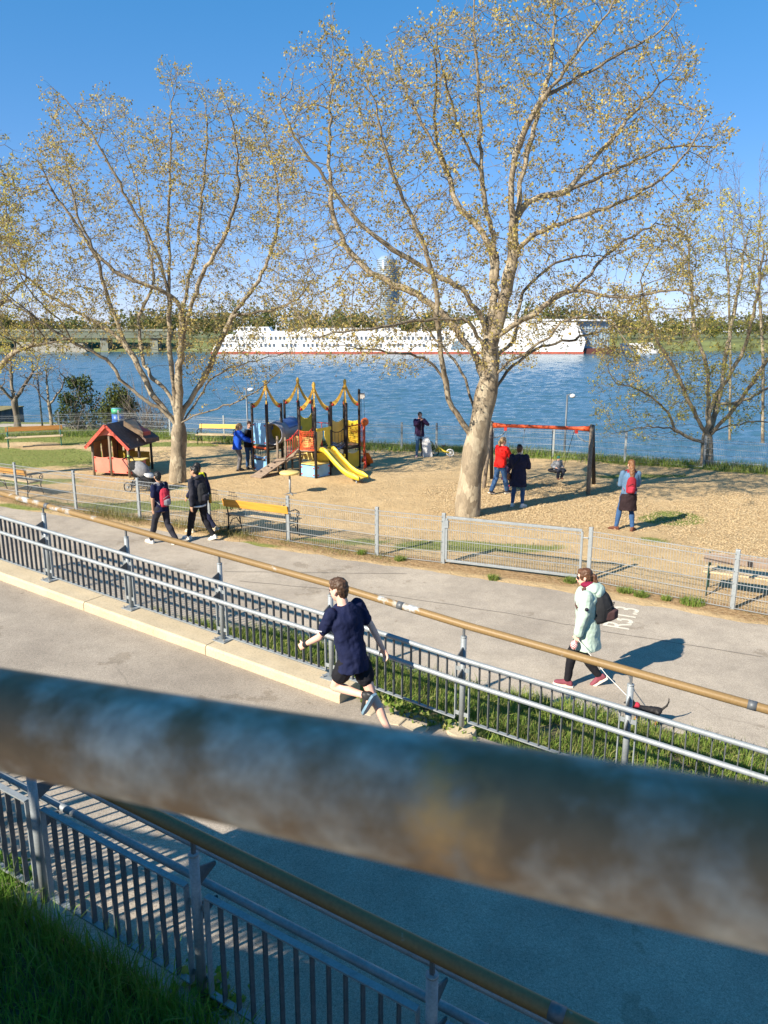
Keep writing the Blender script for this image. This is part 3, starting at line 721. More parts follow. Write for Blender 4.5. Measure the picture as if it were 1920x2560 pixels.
for t in TW:
    cs = [corner(t, i) for i in range(4)]; mid = sum(cs, Vector())/4
    for i, p in enumerate(cs):
        h = 2.75 if (t == 'C' and i == 2) else 2.33
        k = MB().tube([p-Zu*.1, p+Zu*(h-.02), p+Zu*h], [.046, .046, .036], 12)
        k.build('post', PBLACK, cf, True)
    apex = mid+Zu*2.98
    for i, p in enumerate(cs):
        a = p+Zu*2.24; d = (mid-p); d.z = 0; side = d.normalized().cross(Zu)*.018; prof = []
        L = (mid-p).length
        for s_ in np.linspace(0, 1, 9):
            f = s_**.9; r_ = f*L*.94; z = 2.22+(.72*(s_**1.7)); w = .095*(1-.2*s_)
            prof.append((p+d.normalized()*(.05+r_)+Zu*z, w))
        lo = [q_-Zu*w*.6 for q_, w in prof]; hi = [q_+Zu*w+d.normalized()*-w*.35 for q_, w in prof]
        MB().prism([q_-side for q_ in lo+hi[::-1]], side*2).build('roof_arm', OCHRE, cf)
        MB().ell(p+Zu*2.23+d.normalized()*.06, .055, 10, 7).build('joint_cap', RED, cf, True)
    MB().ell(apex+Zu*.02, (.06, .06, .11), 10, 8).build('roof_finial', OCHRE, cf, True)
PLAT = {'A': .86, 'B': .93, 'C': .80, 'D': .95}
for t, z in PLAT.items():
    p = TW[t]
    for i in range(5): 
        a = p+E2*(.1+.2*i)+Zu*z; MB().bar(a+N1*.05, a+E1-N1*.05, .125, .04).build('deck_plank', DECK, cf)
    for i in range(4):
        a, b_ = corner(t, i)+Zu*(z-.06), corner(t, (i+1) % 4)+Zu*(z-.06); MB().bar(a, b_, .03, .07).build('deck_beam', PBLACK, cf)
def panel(name, mat, p, q, z0, z1, off=0, th=.018, inset=.05, bulge=0, bolts=True):
    "board between posts p and q, its foot at z0"
    d = (q-p).normalized(); n = Vector((d.y, -d.x, 0)); a = p+d*inset+n*off; b_ = q-d*inset+n*off; pts = []
    for s_ in np.linspace(0, 1, 7): pts.append(a.lerp(b_, s_)+Zu*(z1-bulge*math.sin(math.pi*s_)))
    o = MB().prism([a+Zu*z0, b_+Zu*z0]+pts[::-1], n*th).build(name, mat, cf, bevel=.004)
    if bolts:
        for x_, z_ in ((.06, z0+.07), (.94, z0+.07), (.06, z1-.07), (.94, z1-.07)): link('bolt_cap', cap_mesh, None, o, loc=a.lerp(b_, x_)+Zu*z_+n*th-base_of(o))
    return o
A0, A1, A2, A3 = [corner('A', i) for i in range(4)]; B0, B1, B2, B3 = [corner('B', i) for i in range(4)]
C0, C1, C2, C3 = [corner('C', i) for i in range(4)]; D0, D1, D2, D3 = [corner('D', i) for i in range(4)]
panel('blue_panel', BLUE, A0, A1, .95, 1.68, 0)
MB().bar(A0+Zu*.84, A1+Zu*.84, .05, .06).build('red_beam', ORRED, cf)
cp = panel('counter_panel', BLUE, A0, A1, .04, .58, 0, bulge=.06)
n_ = Vector((N1.y, -N1.x, 0)); a = A0.lerp(A1, .15)+n_*.03+Zu*.44; b_ = A0.lerp(A1, .85)+n_*.03+Zu*.44
MB().bar(a, b_, .10, .03).build('counter_shelf', PBLACK, cp); MB().bar(a+Zu*.03, b_+Zu*.03, .11, .014).build('shelf_top', GREYWOOD, cp)
panel('yellow_panel', YEL, A3, A2, .80, 1.62, 0, bolts=False)
k = MB()
for j in range(5): k.tube([A0.lerp(A1, .15+.17*j)+Zu*.58, A0.lerp(A1, .15+.17*j)+Zu*.82], .009, 6)
k.build('rope_ladder', ROPE, cf)
# crawl tube from A to D
ta, tb = (A1+A2)/2+Zu*1.32, (D0+D1)/2+Zu*1.36; td = (tb-ta).normalized()
rings = []
_, rr, uu = frame(td)
for s_, r_ in ((-.12, .37), (.0, .37), (.02, .40), (.05, .37), (.5, .37), (.95, .37), (1, .40)): 
    c = ta.lerp(tb, s_); rings.append([c+r_*(math.cos(x)*rr+math.sin(x)*uu) for x in np.linspace(0, 2*math.pi, 24, endpoint=False)])
inner = [[c_+(q_-c_)*.93 for q_ in r_] for r_, c_ in zip(rings, [sum(r_, Vector())/24 for r_ in rings])]
tube_o = MB().loft(rings+inner[::-1]+[rings[0]], False).build('crawl_tube', TUBEG, cf, True)
k = MB()
for s_, ang in ((.35, .9), (.6, .6), (.8, 1.1)):
    c = ta.lerp(tb, s_)+.372*(math.cos(ang+1.9)*rr+math.sin(ang+1.9)*uu); k.ell(c, (.11, .11, .10), 12, 8)
k.build('blue_spot', BLUED, tube_o, True)
k = MB().loft([[ta.lerp(tb, s_)+.376*(math.cos(x)*rr+math.sin(x)*uu) for x in np.linspace(.3, 2.6, 14)] for s_ in (.3, .98)], False); k.build('tube_cover', BLUED, tube_o, True)
panel('yellow_panel', YEL, D0, D1, .9, 1.25, 0, bolts=False); panel('yellow_panel', YEL, D3, D2, .95, 1.75, 0, bolts=False, bulge=.12)
panel('yellow_panel', YEL, D1, D2, .95, 1.85, 0, bolts=False, bulge=.2)
# stair with red bars between B and a low landing
L0 = Vector((-3.62, 25.95, 0)); LZ = .47
lp = [L0, L0+E1*.55, L0+E1*.55+E2, L0+E2]
for p in lp: MB().tube([p-Zu*.1, p+Zu*(1.25 if p in (lp[0], lp[1]) else .55)], .04, 10).build('grey_post', PGREY, cf, True)
for i in range(5): MB().bar(L0+E2*(.1+.2*i)+Zu*LZ, L0+E2*(.1+.2*i)+E1*.55+Zu*LZ, .125, .04).build('deck_plank', DECK, cf)
for side_ in (0, 1):
    a = lp[1]+E2*side_ if side_ == 0 else lp[2]; b_ = B0 if side_ == 0 else B3
    MB().bar(a+Zu*.42, b_+Zu*.93, .03, .10).build('stair_string', DECK, cf)
    k = MB().tube([a+Zu*.55, b_+Zu*1.02], .016, 8).tube([a+Zu*1.12, a.lerp(b_, .4)+Zu*1.22, b_+Zu*1.60], .018, 8)
    for j in range(1, 6): f = j/6; k.tube([a.lerp(b_, f)+Zu*(.55+.47*f), a.lerp(b_, f)+Zu*(1.12+.45*f)], .011, 6)
    k.build('red_handrail', RED, cf, True)
for j in range(4):
    f = (j+.5)/4; a = lp[1].lerp(B0, f)+Zu*(.44+.49*f); MB().bar(a, a+E2, .16, .035).build('stair_tread', DECK, cf)
panel('pale_panel', PYEL, lp[3], B3, .45, 1.2, 0, bolts=False)
# planked ramp down from the landing
r0, r1 = L0+Zu*LZ+E1*.0, L0-E2*1.75+Zu*.02-E1*.1
for j in range(9):
    f0, f1 = j/9, (j+.94)/9; c = r0.lerp(r1, (f0+f1)/2); wv = E1*.62*(1+.12*f0)
    MB().bar(c-E1*.03, c+wv, (r1-r0).length/9*.94, .04, (r1-r0).cross(E1)).build('ramp_plank', DECK, cf)
k = MB()
for f, y in ((.25, .3), (.5, .62), (.72, .25), (.45, .2)): k.ell(r0.lerp(r1, f)+E1*y*.8+Zu*.04, (.04, .04, .025), 8, 5)
k.build('climbing_grip', PBLACK, cf, True)
# red wire basket on B
n_ = Vector((N1.y, -N1.x, 0)); k = MB()
def bask(s_, z, b=.20): return B0.lerp(B1, s_)+n_*(b*math.sin(math.pi*s_))+Zu*z
for i in range(11): k.tube([bask(s_, .97+.057*i) for s_ in np.linspace(.03, .97, 9)], .014 if i in (0, 10) else .010, 5)
for i in range(17): s_ = .03+.94*i/16; k.tube([bask(s_, .97), bask(s_, 1.54)], .010, 5)
k.tube([bask(.03, .95), bask(.03, 1.6)], .016, 8); k.tube([bask(.97, .95), bask(.97, 1.6)], .016, 8)
k.tube([bask(s_, .93) for s_ in np.linspace(.03, .97, 9)], .022, 8)
k.build('wire_basket', ORRED, cf)
k = MB().loft([[bask(s_, .90, .24) for s_ in np.linspace(0, 1, 9)]+[B1+Zu*.90, B0+Zu*.90], [bask(s_, .925, .24) for s_ in np.linspace(0, 1, 9)]+[B1+Zu*.925, B0+Zu*.925]]); k.build('basket_floor', DECK, cf)
panel('blue_panel', BLUE, B0, B1, .03, .40); panel('blue_panel', BLUE, B1, B2, .03, .42)
MB().prism([B0+Zu*.43, B1+Zu*.43, B2+Zu*.43, B3+Zu*.43], Zu*.025).build('play_counter', PYEL, cf)
panel('yellow_panel', YEL, B3, B2, .3, .9, 0, bolts=False)
k = MB()
for s_ in (0, .5, 1): k.tube([B3.lerp(B2, s_)+Zu*.95, B3.lerp(B2, s_)+Zu*1.75], .014, 6)
k.tube([B3+Zu*1.75, B2+Zu*1.75], .014, 6); k.tube([B3+Zu*1.5, B2+Zu*1.5], .012, 6); k.build('red_rail', RED, cf, True)
# slide
sd = N1.copy(); mid_s = (B1+B2)/2; wv = N2*.235
prof = [(.0, .95), (.18, .95), (.32, .90), (.55, .70), (.85, .46), (1.1, .30), (1.32, .215), (1.5, .20), (1.72, .17)]
fine = []
for i in range(len(prof)-1):
    for j in range(4): f = j/4; fine.append((prof[i][0]*(1-f)+prof[i+1][0]*f, prof[i][1]*(1-f)+prof[i+1][1]*f))
fine.append(prof[-1]); fine = [(x, sum(fine[min(max(i+o_, 0), len(fine)-1)][1] for o_ in (-2, -1, 0, 1, 2))/5) for i, (x, _) in enumerate(fine)]
def spt(x, z, y): return mid_s+sd*x+Zu*z+N2*y
k = MB().loft([[spt(x, z, -.21), spt(x, z, .21), spt(x, z-.02, .21), spt(x, z-.02, -.21)] for x, z in fine]); k.build('slide_bed', M('slide_bed_yellow', (.62, .47, .10), .35, .2, 3, .1, bmp=.03), cf, True)
for sgn in (-1, 1):
    y0, y1 = sgn*.213, sgn*.25
    k = MB().loft([[spt(x, z-.06, y0), spt(x, z+.13*min(1, .35+x*2)*(1 if x < 1.5 else max(.35, 1-(x-1.5)*3)), y0), spt(x, z+.13*min(1, .35+x*2)*(1 if x < 1.5 else max(.35, 1-(x-1.5)*3)), y1), spt(x, z-.06, y1)] for x, z in fine])
    k.build('slide_side', YEL, cf, True)
    MB().tube([spt(1.55, .13, sgn*.15), spt(1.55, -.1, sgn*.15)], .025, 8).build('slide_leg', GALV, cf, True)
# slide mouth boards: pale S-shaped boards either side and a bright arch
for p, sg in ((B1, 1), (B2, -1)):
    pts = []
    for z, w in ((.93, .10), (1.05, .14), (1.2, .24), (1.35, .30), (1.5, .30), (1.62, .24)): pts.append(p+N1*.035+N2*sg*w+Zu*z)
    MB().prism([p+N1*.035+N2*sg*.04+Zu*.93]+pts+[p+N1*.035+N2*sg*.04+Zu*1.62], N1*.02).build('slide_board', PYEL if sg == 1 else YEL, cf)
MB().bar(B1+N1*.06+Zu*1.60, B2+N1*.06+Zu*1.60, .03, .10).build('slide_arch', YEL, cf)
# rope bridge from B to C
for sgn, (p, q_) in enumerate(((B2, C1), (B3, C0))):
    def sag(s_, z, d_): return p.lerp(q_, s_)+Zu*(z-d_*4*s_*(1-s_))
    MB().tube([sag(s_, 1.55, .16) for s_ in np.linspace(0, 1, 10)], .016, 8).build('hand_rope', RED if sgn else ROPE, cf, True)
    k = MB(); 
    for z in (.92, 1.02, 1.14): k.tube([sag(s_, z, .13) for s_ in np.linspace(0, 1, 10)], .011, 6)
    for i in range(1, 12): s_ = i/12; k.tube([sag(s_, .92, .13), sag(s_, 1.14, .13)], .009, 5)
    for i in range(0, 5): s_ = (i+.5)/5; k.tube([sag(s_, 1.14, .13), sag(s_, 1.55, .16)], .008, 5)
    k.build('bridge_net', ROPE, cf)
k = MB()
for i in range(13):
    s_ = i/12; z = .92-.13*4*s_*(1-s_)-.05; k.tube([B2.lerp(C1, s_)+Zu*(z+.04), B2.lerp(C1, s_).lerp(B3.lerp(C0, s_), .5)+Zu*z, B3.lerp(C0, s_)+Zu*(z+.04)], .016, 6)
for f in (.2, .4, .6, .8): k.tube([B2.lerp(C1, s_).lerp(B3.lerp(C0, s_), f)+Zu*(.92-.13*4*s_*(1-s_)-.04) for s_ in np.linspace(0, 1, 10)], .014, 6)
k.build('bridge_floor_net', BROPE, cf)
# tower C: boards, grid, lower yellow boards, pulley and the orange horn
panel('pale_panel', PYEL, C0, C3, .85, 1.70, 0, bolts=False, bulge=.1); panel('yellow_panel', YEL, C3, C2, .86, 1.68, 0, bolts=False, bulge=.06)
panel('yellow_panel', YEL, C1, C2, .05, .62, .0, bolts=False, bulge=.08)
panel('yellow_panel', YEL, C0, C1, .05, .55, .0, bolts=False)
k = MB()
for i in range(12): k.tube([C1.lerp(C2, .07+.86*i/11)+Zu*.86, C1.lerp(C2, .07+.86*i/11)+Zu*1.50], .005, 4)
for i in range(11): k.tube([C1.lerp(C2, .05)+Zu*(.86+.064*i), C1.lerp(C2, .95)+Zu*(.86+.064*i)], .005, 4)
k.build('safety_grid', RED, cf)
MB().tube([C1+Zu*1.5, C2+Zu*1.53, C2+N1*.18+Zu*1.55], .018, 8).build('red_rail', RED, cf, True)
X0 = C2+N1*.30-N2*.10
MB().tube([X0-Zu*.02, X0+Zu*.30], .022, 8).tube([X0+Zu*.26, X0+Zu*.8, X0+Zu*1.52], [.03, .042, .045], 12).build('red_pole', ORRED, cf, True)
MB().ell(X0+Zu*1.64+N1*.03, (.135, .135, .15), 16, 10, Matrix.Rotation(.4, 3, 'Y')).build('orange_horn', M('orange_plastic', (.58, .13, .03), .4, .12, 3, bmp=.03), cf, True)
MB().tube([X0+Zu*.55, X0+N1*.05+Zu*.3, X0+N1*.17-N2*.12+Zu*.06], .028, 10).build('red_chute', RED, cf, True)
k = MB()
for z in (.28, .5, .78, 1.5): k.tube([C2+Zu*z, X0+Zu*z], .014, 6)
for j in range(5): k.tube([C2.lerp(X0, .2+.15*j)+Zu*.8, C2.lerp(X0, .2+.15*j)+Zu*1.5], .007, 5)
k.build('ladder_bars', RED, cf)
pl = MB().prism([C2+Zu*2.62+N1*.03, C2+Zu*2.62+N1*.22, C2+Zu*2.50+N1*.26, C2+Zu*2.42+N1*.18, C2+Zu*2.42+N1*.03], N2*.03).build('pulley_block', M('grey_plastic', (.36, .35, .34), .5, .1, 4), cf)
k = MB().tube([C2+N1*.10+Zu*2.45, C2+N1*.12+Zu*1.62], .007, 5).tube([C2+N1*.22+Zu*2.45, C2+N1*.24+Zu*1.55], .007, 5); k.build('pulley_rope', ROPE, cf)
# one-legged seat disc in the sand
sp_ = thing('seat_disc', 'round yellow disc seat on a grey pole in the sand', 'play seat', (-2.79, 22.4, 0))
MB().tube([(-2.79, 22.4, .60), (-2.79, 22.4, .612), (-2.79, 22.4, .655), (-2.79, 22.4, .67)], [.27, .295, .295, .275], 28).build('disc', PYEL, sp_, True)
MB().tube([(-2.79, 22.4, -.1), (-2.79, 22.4, .60)], .03, 12).build('pole', GALV, sp_, True)
k = MB()
for a in (.3, 2.0, 3.6, 5.2): k.bar((-2.79, 22.4, .03), (-2.79+.2*math.cos(a), 22.4+.2*math.sin(a), .0), .04, .015)
k.build('foot_plate', GALV, sp_)

# ------------------------------------------------------------------ playhouse
HRED = M('faded_red_panel', (.66, .20, .14), .55, .16, 3, bmp=.06)
HRED2 = M('red_gable', (.52, .085, .055), .5, .15, 4, bmp=.06)
HORG = M('brown_wall_board', (.36, .15, .05), .6, .15, 4, bmp=.06)
ROOF = M('bitumen_roof', (.125, .088, .078), .75, .3, 9, bmp=.4)
ph = thing('playhouse', 'small red playhouse with a dark gabled roof and tan triangle dormer', 'playhouse', (-9, 26, 0))
H0, H1 = Vector((-9.70, 25.40, 0)), Vector((-8.40, 25.04, 0)); hx = (H1-H0).normalized(); hy = Vector((.16, .987, 0))*1.0
HW = (H1-H0).length; HD = 1.65; EAV = 1.10; RDG = 1.72
def hp(a, b_, z): return H0+hx*a+hy*b_+Zu*z
for a in (0, HW/2, HW):
    for b_ in (0, HD):
        if a == HW/2 and b_ > 0: continue
        MB().tube([hp(a, b_, -.05), hp(a, b_, EAV+(.42 if a == HW/2 else .03))], .043, 12).build('post', PGREY if b_ == 0 else PBLACK, ph, True)
MB().tube([hp(HW, .75, -.05), hp(HW, .75, EAV+.1)], .043, 12).build('post', PBLACK, ph, True)
def hpanel(name, mat, p, q, z0, z1, dip=.0, th=.02, bolts=True):
    d = (q-p).normalized(); n = Vector((d.y, -d.x, 0)); pts = [p.lerp(q, s_)+Zu*(z1-dip*math.sin(math.pi*s_)) for s_ in np.linspace(0, 1, 7)]
    o = MB().prism([p+Zu*z0, q+Zu*z0]+pts[::-1], n*th).build(name, mat, ph, bevel=.004)
    if bolts:
        for x_, z_ in ((.05, z0+.05), (.95, z0+.05), (.05, z1-.04), (.95, z1-.04)): link('bolt_cap', cap_mesh, None, o, loc=p.lerp(q, x_)+Zu*z_+n*th-base_of(o))
    return o
g = .05
hpanel('wall_panel', HRED, hp(g, 0, 0), hp(HW/2-g, 0, 0), .12, .66, .035); hpanel('wall_panel', HRED, hp(HW/2+g, 0, 0), hp(HW-g, 0, 0), .12, .66, .035)
hpanel('side_panel', HRED, hp(HW, g, 0), hp(HW, .72, 0), .1, .50, 0); hpanel('side_panel', HRED, hp(HW, .79, 0), hp(HW, HD-.5, 0), .1, .45, 0)
MB().prism([hp(HW-.25, .08, .50), hp(HW+.28, .08, .50), hp(HW+.28, .9, .50), hp(HW-.25, .9, .50)], Zu*.03).build('counter', PYEL, ph)
# back wall and left wall with slots cut as real gaps
for a0, a1 in ((.05, .22), (.30, .38), (.46, .72)): MB().prism([hp(a0, HD-.04, .1), hp(a1, HD-.04, .1), hp(a1, HD-.04, 1.2), hp(a0, HD-.04, 1.2)], hy*.02).build('back_board', HORG, ph)
MB().prism([hp(.05, HD-.06, .1), hp(HW-.05, HD-.06, .1), hp(HW-.05, HD-.06, .62), hp(.05, HD-.06, .62)], hy*.018).build('back_board', M('olive_yellow_board', (.40, .28, .03), .5, .15, 4), ph)
MB().prism([hp(.05, HD-.06, .98), hp(.74, HD-.06, .98), hp(.74, HD-.06, 1.3), hp(.05, HD-.06, 1.3)], hy*.018).build('back_board', HORG, ph)
for b0, b1 in ((.05, .5), (.6, 1.2), (1.3, HD-.05)): MB().prism([hp(0, b0, .1), hp(0, b1, .1), hp(0, b1, 1.1), hp(0, b0, 1.1)], hx*.02).build('side_board', HORG, ph)
# gables with arched underside
for b_ in (-.07, HD+.05):
    top = [hp(-.14, b_, EAV-.08), hp(HW/2, b_, RDG-.02), hp(HW+.14, b_, EAV-.08)]
    arc = [hp(HW/2+(HW/2-.02)*math.cos(t_), b_, EAV-.04+.33*math.sin(t_)) for t_ in np.linspace(0, math.pi, 11)]
    k = MB(); lft = [hp(HW/2-(HW/2+.14)*(1-i/10) if i <= 10 else 0, b_, 0) for i in range(11)]
    outer = [top[2].lerp(top[1], i/5) for i in range(6)]+[top[1].lerp(top[0], i/5) for i in range(1, 6)]
    th_ = hy*.022
    for i in range(10): k.prism([outer[i], outer[i+1], arc[i+1], arc[i]], th_)
    k.build('gable', HRED2 if b_ > 0 else HRED, ph)
for sgn in (-1, 1):
    e = HW/2+sgn*(HW/2+.15); ez = EAV-.15
    k = MB().loft([[hp(e, b_, ez), hp(HW/2+sgn*.001, b_, RDG+.0), hp(HW/2+sgn*.001, b_, RDG+.035), hp(e, b_, ez+.03)] for b_ in (-.20, .5, HD+.16)])
    k.build('roof_slope', ROOF, ph)
    k = MB().bar(hp(e, -.215, ez), hp(HW/2, -.215, RDG+.0), .02, .10, Zu); k.build('barge_board', HRED2, ph)
# dormer: tan triangle standing on the right slope with its little roof
dm = [hp(HW/2+.30, .60, 1.52), hp(HW/2+.33, 1.28, 1.56), hp(HW/2+.72, .98, 1.24)]
DT = M('tan_dormer_board', (.40, .28, .18), .6, .2, 6, bmp=.1)
dn = (dm[1]-dm[0]).cross(dm[2]-dm[0]).normalized(); dn = dn if dn.z > 0 else -dn
MB().prism([hp(HW/2+.34, .42, RDG-.08), hp(HW/2+.86, .78, 1.22), hp(HW/2+.40, 1.12, RDG-.10)], dn*.03+Zu*.16).build('dormer', DT, ph, bevel=.01)
k = MB().prism([hp(HW/2+.45, 1.14, 1.30), hp(HW/2+.92, .85, 1.06), hp(HW/2+1.08, 1.55, 1.02), hp(HW/2+.6, 1.6, 1.3)], Zu*.14); k.build('dormer_roof', ROOF, ph)
MB().prism([hp(HW/2+.48, 1.12, 1.46), hp(HW/2+.80, .95, 1.24), hp(HW/2+.86, 1.35, 1.22)], Zu*.16).build('dormer_cheek', HRED2, ph)

# ------------------------------------------------------------------ swing
sw = thing('swing_frame', 'wooden A-frame swing with a red top beam', 'swing', (4.7, 23.3, 0))
S0, S1 = Vector((3.35, 23.95, 1.86)), Vector((6.22, 23.0, 1.86)); sdv = (S1-S0).normalized(); sn = Vector((sdv.y, -sdv.x, 0))
MB().tube([S0+sdv*.05, S0+sdv*.25, S0+sdv*.4, S1-sdv*.4, S1-sdv*.25, S1-sdv*.05], [.085, .075, .055, .055, .075, .085], 14).build('top_beam', ORRED, sw, True)
for p, out in ((S0, -1), (S1, 1)):
    MB().tube([p+sn*.75+sdv*out*.05-Zu*1.96, p-Zu*-.12], .062, 12).build('leg', PGREY, sw, True)
    MB().tube([p-sn*1.0+sdv*out*.12-Zu*1.96, p+sdv*out*.02+Zu*.10], .062, 12).build('leg', PBLACK, sw, True)
    MB().tube([p-sdv*out*.45-Zu*.06, p-sdv*out*.38-Zu*.26, p-sdv*out*.18-Zu*.38, p+sn*.15-Zu*.36], .018, 8).build('brace', GALV, sw, True)
    MB().box(p-sdv*out*.44-Zu*.10, (.09, .05, .10), math.atan2(sdv.y, sdv.x)).build('brace_bracket', RED, sw)
k = MB()
for f in (.15, .34, .62, .83): k.tube([S0.lerp(S1, f)-Zu*.05, S0.lerp(S1, f)-Zu*.13], .022, 8)
k.build('swing_bearing', GALV, sw, True)
SEATC = Vector((5.42, 23.75, .44)); q0, q1 = S0.lerp(S1, .62)-Zu*.12, S0.lerp(S1, .83)-Zu*.12
k = MB().tube([q0, SEATC+Vector((-.20, 0, .16))], .009, 6).tube([q1, SEATC+Vector((.20, 0, .16))], .009, 6); k.build('chain', ROPE, sw)
MB().tube([SEATC+Vector((.25*math.cos(t_), .2*math.sin(t_), .03)) for t_ in np.linspace(0, 2*math.pi, 17)], .045, 8).build('baby_seat', M('black_rubber', (.018, .018, .02), .6, .2, 8), sw, True)
q2, q3 = S0.lerp(S1, .15)-Zu*.12, S0.lerp(S1, .34)-Zu*.12; SE2 = Vector((3.98, 23.3, .42))
MB().tube([q2, SE2+Vector((-.2, 0, .0))], .008, 6).tube([q3, SE2+Vector((.2, 0, .0))], .008, 6).build('chain', GALV, sw)
MB().box(SE2, (.44, .17, .04), -.3).build('swing_seat', MATS['black_rubber'], sw, bevel=.01)

# ------------------------------------------------------------------ stroller, bag, balance bike, drum, lamps
BLKF = cloth('black_fabric', (.02, .021, .024)); GREYF = cloth('grey_fabric', (.23, .23, .24)); WHITEF = cloth('white_fabric', (.62, .62, .62), .08)
def wheel(mb_t, mb_r, c, ax, r, w=.035):
    ax = Vector(ax).normalized(); _, a, b_ = frame(ax)
    mb_t.tube([c+r*(math.cos(t_)*a+math.sin(t_)*b_) for t_ in np.linspace(0, 2*math.pi, 25)], w/2, 8, False)
    for t_ in np.linspace(0, 2*math.pi, 10, endpoint=False): mb_r.tube([c, c+r*(math.cos(t_)*a+math.sin(t_)*b_)], .007, 4)
    mb_r.tube([c-ax*.03, c+ax*.03], .03, 10)
st = thing('stroller', 'black and grey pushchair parked beside the tree trunk', 'pushchair', (0, 0, 0)); sl_ = {}
k = MB().tube([(-.55, -.22, .98), (-.35, -.22, .72), (.05, -.22, .42), (.42, -.22, .16)], .016, 8).tube([(-.55, .22, .98), (-.35, .22, .72), (.05, .22, .42), (.42, .22, .16)], .016, 8)
k.tube([(-.38, -.26, .14), (-.1, -.22, .52)], .015, 8).tube([(-.38, .26, .14), (-.1, .22, .52)], .015, 8).tube([(-.55, -.22, .98), (-.58, 0, 1.0), (-.55, .22, .98)], .02, 8).tube([(-.38, -.26, .14), (-.38, .26, .14)], .012, 6)
k.tube([(-.38, -.22, .15), (.42, -.2, .15)], .012, 6).tube([(-.38, .22, .15), (.42, .2, .15)], .012, 6)
k.build('chassis', BLACKIRON, st, True)
k = MB().ell((-.10, 0, .66), (.33, .235, .23), 16, 10, Matrix.Rotation(.55, 3, 'Y')); k.build('hood', GREYF, st, True)
k = MB().ell((-.20, 0, .74), (.25, .238, .16), 14, 8, Matrix.Rotation(.55, 3, 'Y')); k.build('hood_edge', BLKF, st, True)
k = MB().loft([[Vector((x-.06, -.2, z)), Vector((x-.06, .2, z)), Vector((x+.05, .2, z-.09)), Vector((x+.05, -.2, z-.09))] for x, z in ((-.32, .86), (-.15, .52), (-.05, .46), (.22, .47), (.40, .33), (.42, .28))]); k.build('seat', BLKF, st, True)
MB().box((.0, 0, .24), (.62, .38, .12), taper=1.15).build('basket', BLKF, st, bevel=.02)
MB().ell((.20, .0, .52), (.16, .18, .06), 12, 8, Matrix.Rotation(.5, 3, 'Y')).build('blanket', WHITEF, st, True)
for x, y, r_ in ((-.38, -.28, .14), (-.38, .28, .14), (.45, -.2, .09), (.45, .2, .09)):
    kt, kr_ = MB(), MB(); wheel(kt, kr_, Vector((x, y, r_+.015)), (0, 1, 0), r_); o = kt.build('wheel', MATS['black_rubber'], st, True); kr_.build('spokes', GALV, o)
MB().tube([(-.58, .1, .93), (-.58, .1, 1.06)], .035, 10).build('cup', M('green_cup', (.25, .40, .12), .5), st, True)
st.location = (-7.22, 22.75, 0); st.rotation_euler = (0, 0, -.35)

bg_ = thing('travel_bag', 'white roll-top bag with black side leaning by the river fence', 'bag', (1.62, 29.25, 0))
k = MB().loft([[Vector((1.66+x_*w+s_, 29.25+y_*d_, z)) for x_, y_ in ((-1, -1), (1, -1), (1, 1), (-1, 1))] for z, w, d_, s_ in ((0, .17, .12, .03), (.05, .19, .14, .02), (.35, .18, .13, -.02), (.62, .16, .09, -.06), (.74, .13, .04, -.08), (.78, .12, .02, -.08))])
skinned(k, 'body', WHITEF, bg_, .015, 3, .02)
k = MB().loft([[Vector((1.46+s_+x_*.045, 29.27+y_*.11, z)) for x_, y_ in ((-1, -1), (1, -1), (1, 1), (-1, 1))] for z, s_ in ((0, .05), (.3, .0), (.66, -.05), (.72, -.05))]); k.build('back_pad', BLKF, bg_, bevel=.02)
k = MB().tube([(1.78, 29.2, .62), (1.86, 29.15, .55), (1.88, 29.15, .42), (1.8, 29.16, .34)], .02, 6); k.build('strap', BLKF, bg_, True)
bk = thing('balance_bike', 'small white wheeled balance bike lying beside the white bag', 'balance bike', (2.2, 29.35, 0))
kt, kr_ = MB(), MB(); wheel(kt, kr_, Vector((2.55, 29.4, .15)), (.25, 1, .25), .14, .04); o = kt.build('wheel', WHITEF, bk, True); kr_.build('spokes', WHITEF, o)
kt, kr_ = MB(), MB(); wheel(kt, kr_, Vector((1.98, 29.55, .15)), (.2, 1, .25), .14, .04); o = kt.build('wheel', BLKF, bk, True); kr_.build('spokes', WHITEF, o)
k = MB().tube([(2.55, 29.4, .15), (2.33, 29.42, .2), (2.1, 29.48, .34), (1.98, 29.55, .15)], [.025, .04, .035, .025], 10); k.build('frame', M('bike_yellow', (.55, .42, .04), .4), bk, True)
k = MB().tube([(2.30, 29.42, .22), (2.27, 29.42, .40)], .015, 8).ell((2.30, 29.42, .42), (.10, .05, .03), 10, 6); k.build('saddle', BLKF, bk, True)
k = MB().tube([(2.05, 29.5, .3), (2.0, 29.5, .52)], .014, 8).tube([(2.0, 29.38, .53), (2.0, 29.62, .5)], .013, 8); k.build('handlebar', BLACKIRON, bk, True)
dr = thing('drum', 'blue and green drum standing behind the playhouse', 'drum', (-12.7, 36.8, 0))
MB().tube([(-12.7, 36.8, .3), (-12.7, 36.8, .88)], .28, 20).build('lower_part', M('drum_blue', (.03, .12, .42), .4), dr, True)
MB().tube([(-12.7, 36.8, .88), (-12.7, 36.8, 1.12)], .285, 20).build('upper_part', M('drum_green', (.05, .32, .16), .4), dr, True)
MB().tube([(-12.7, 36.8, 1.12), (-12.7, 36.8, 1.15)], .27, 20).build('lid', M('drum_teal', (.12, .32, .42), .4), dr, True)
MB().tube([(-12.7, 36.8, -.1), (-12.7, 36.8, .3)], .05, 10).build('foot', GALV, dr, True)
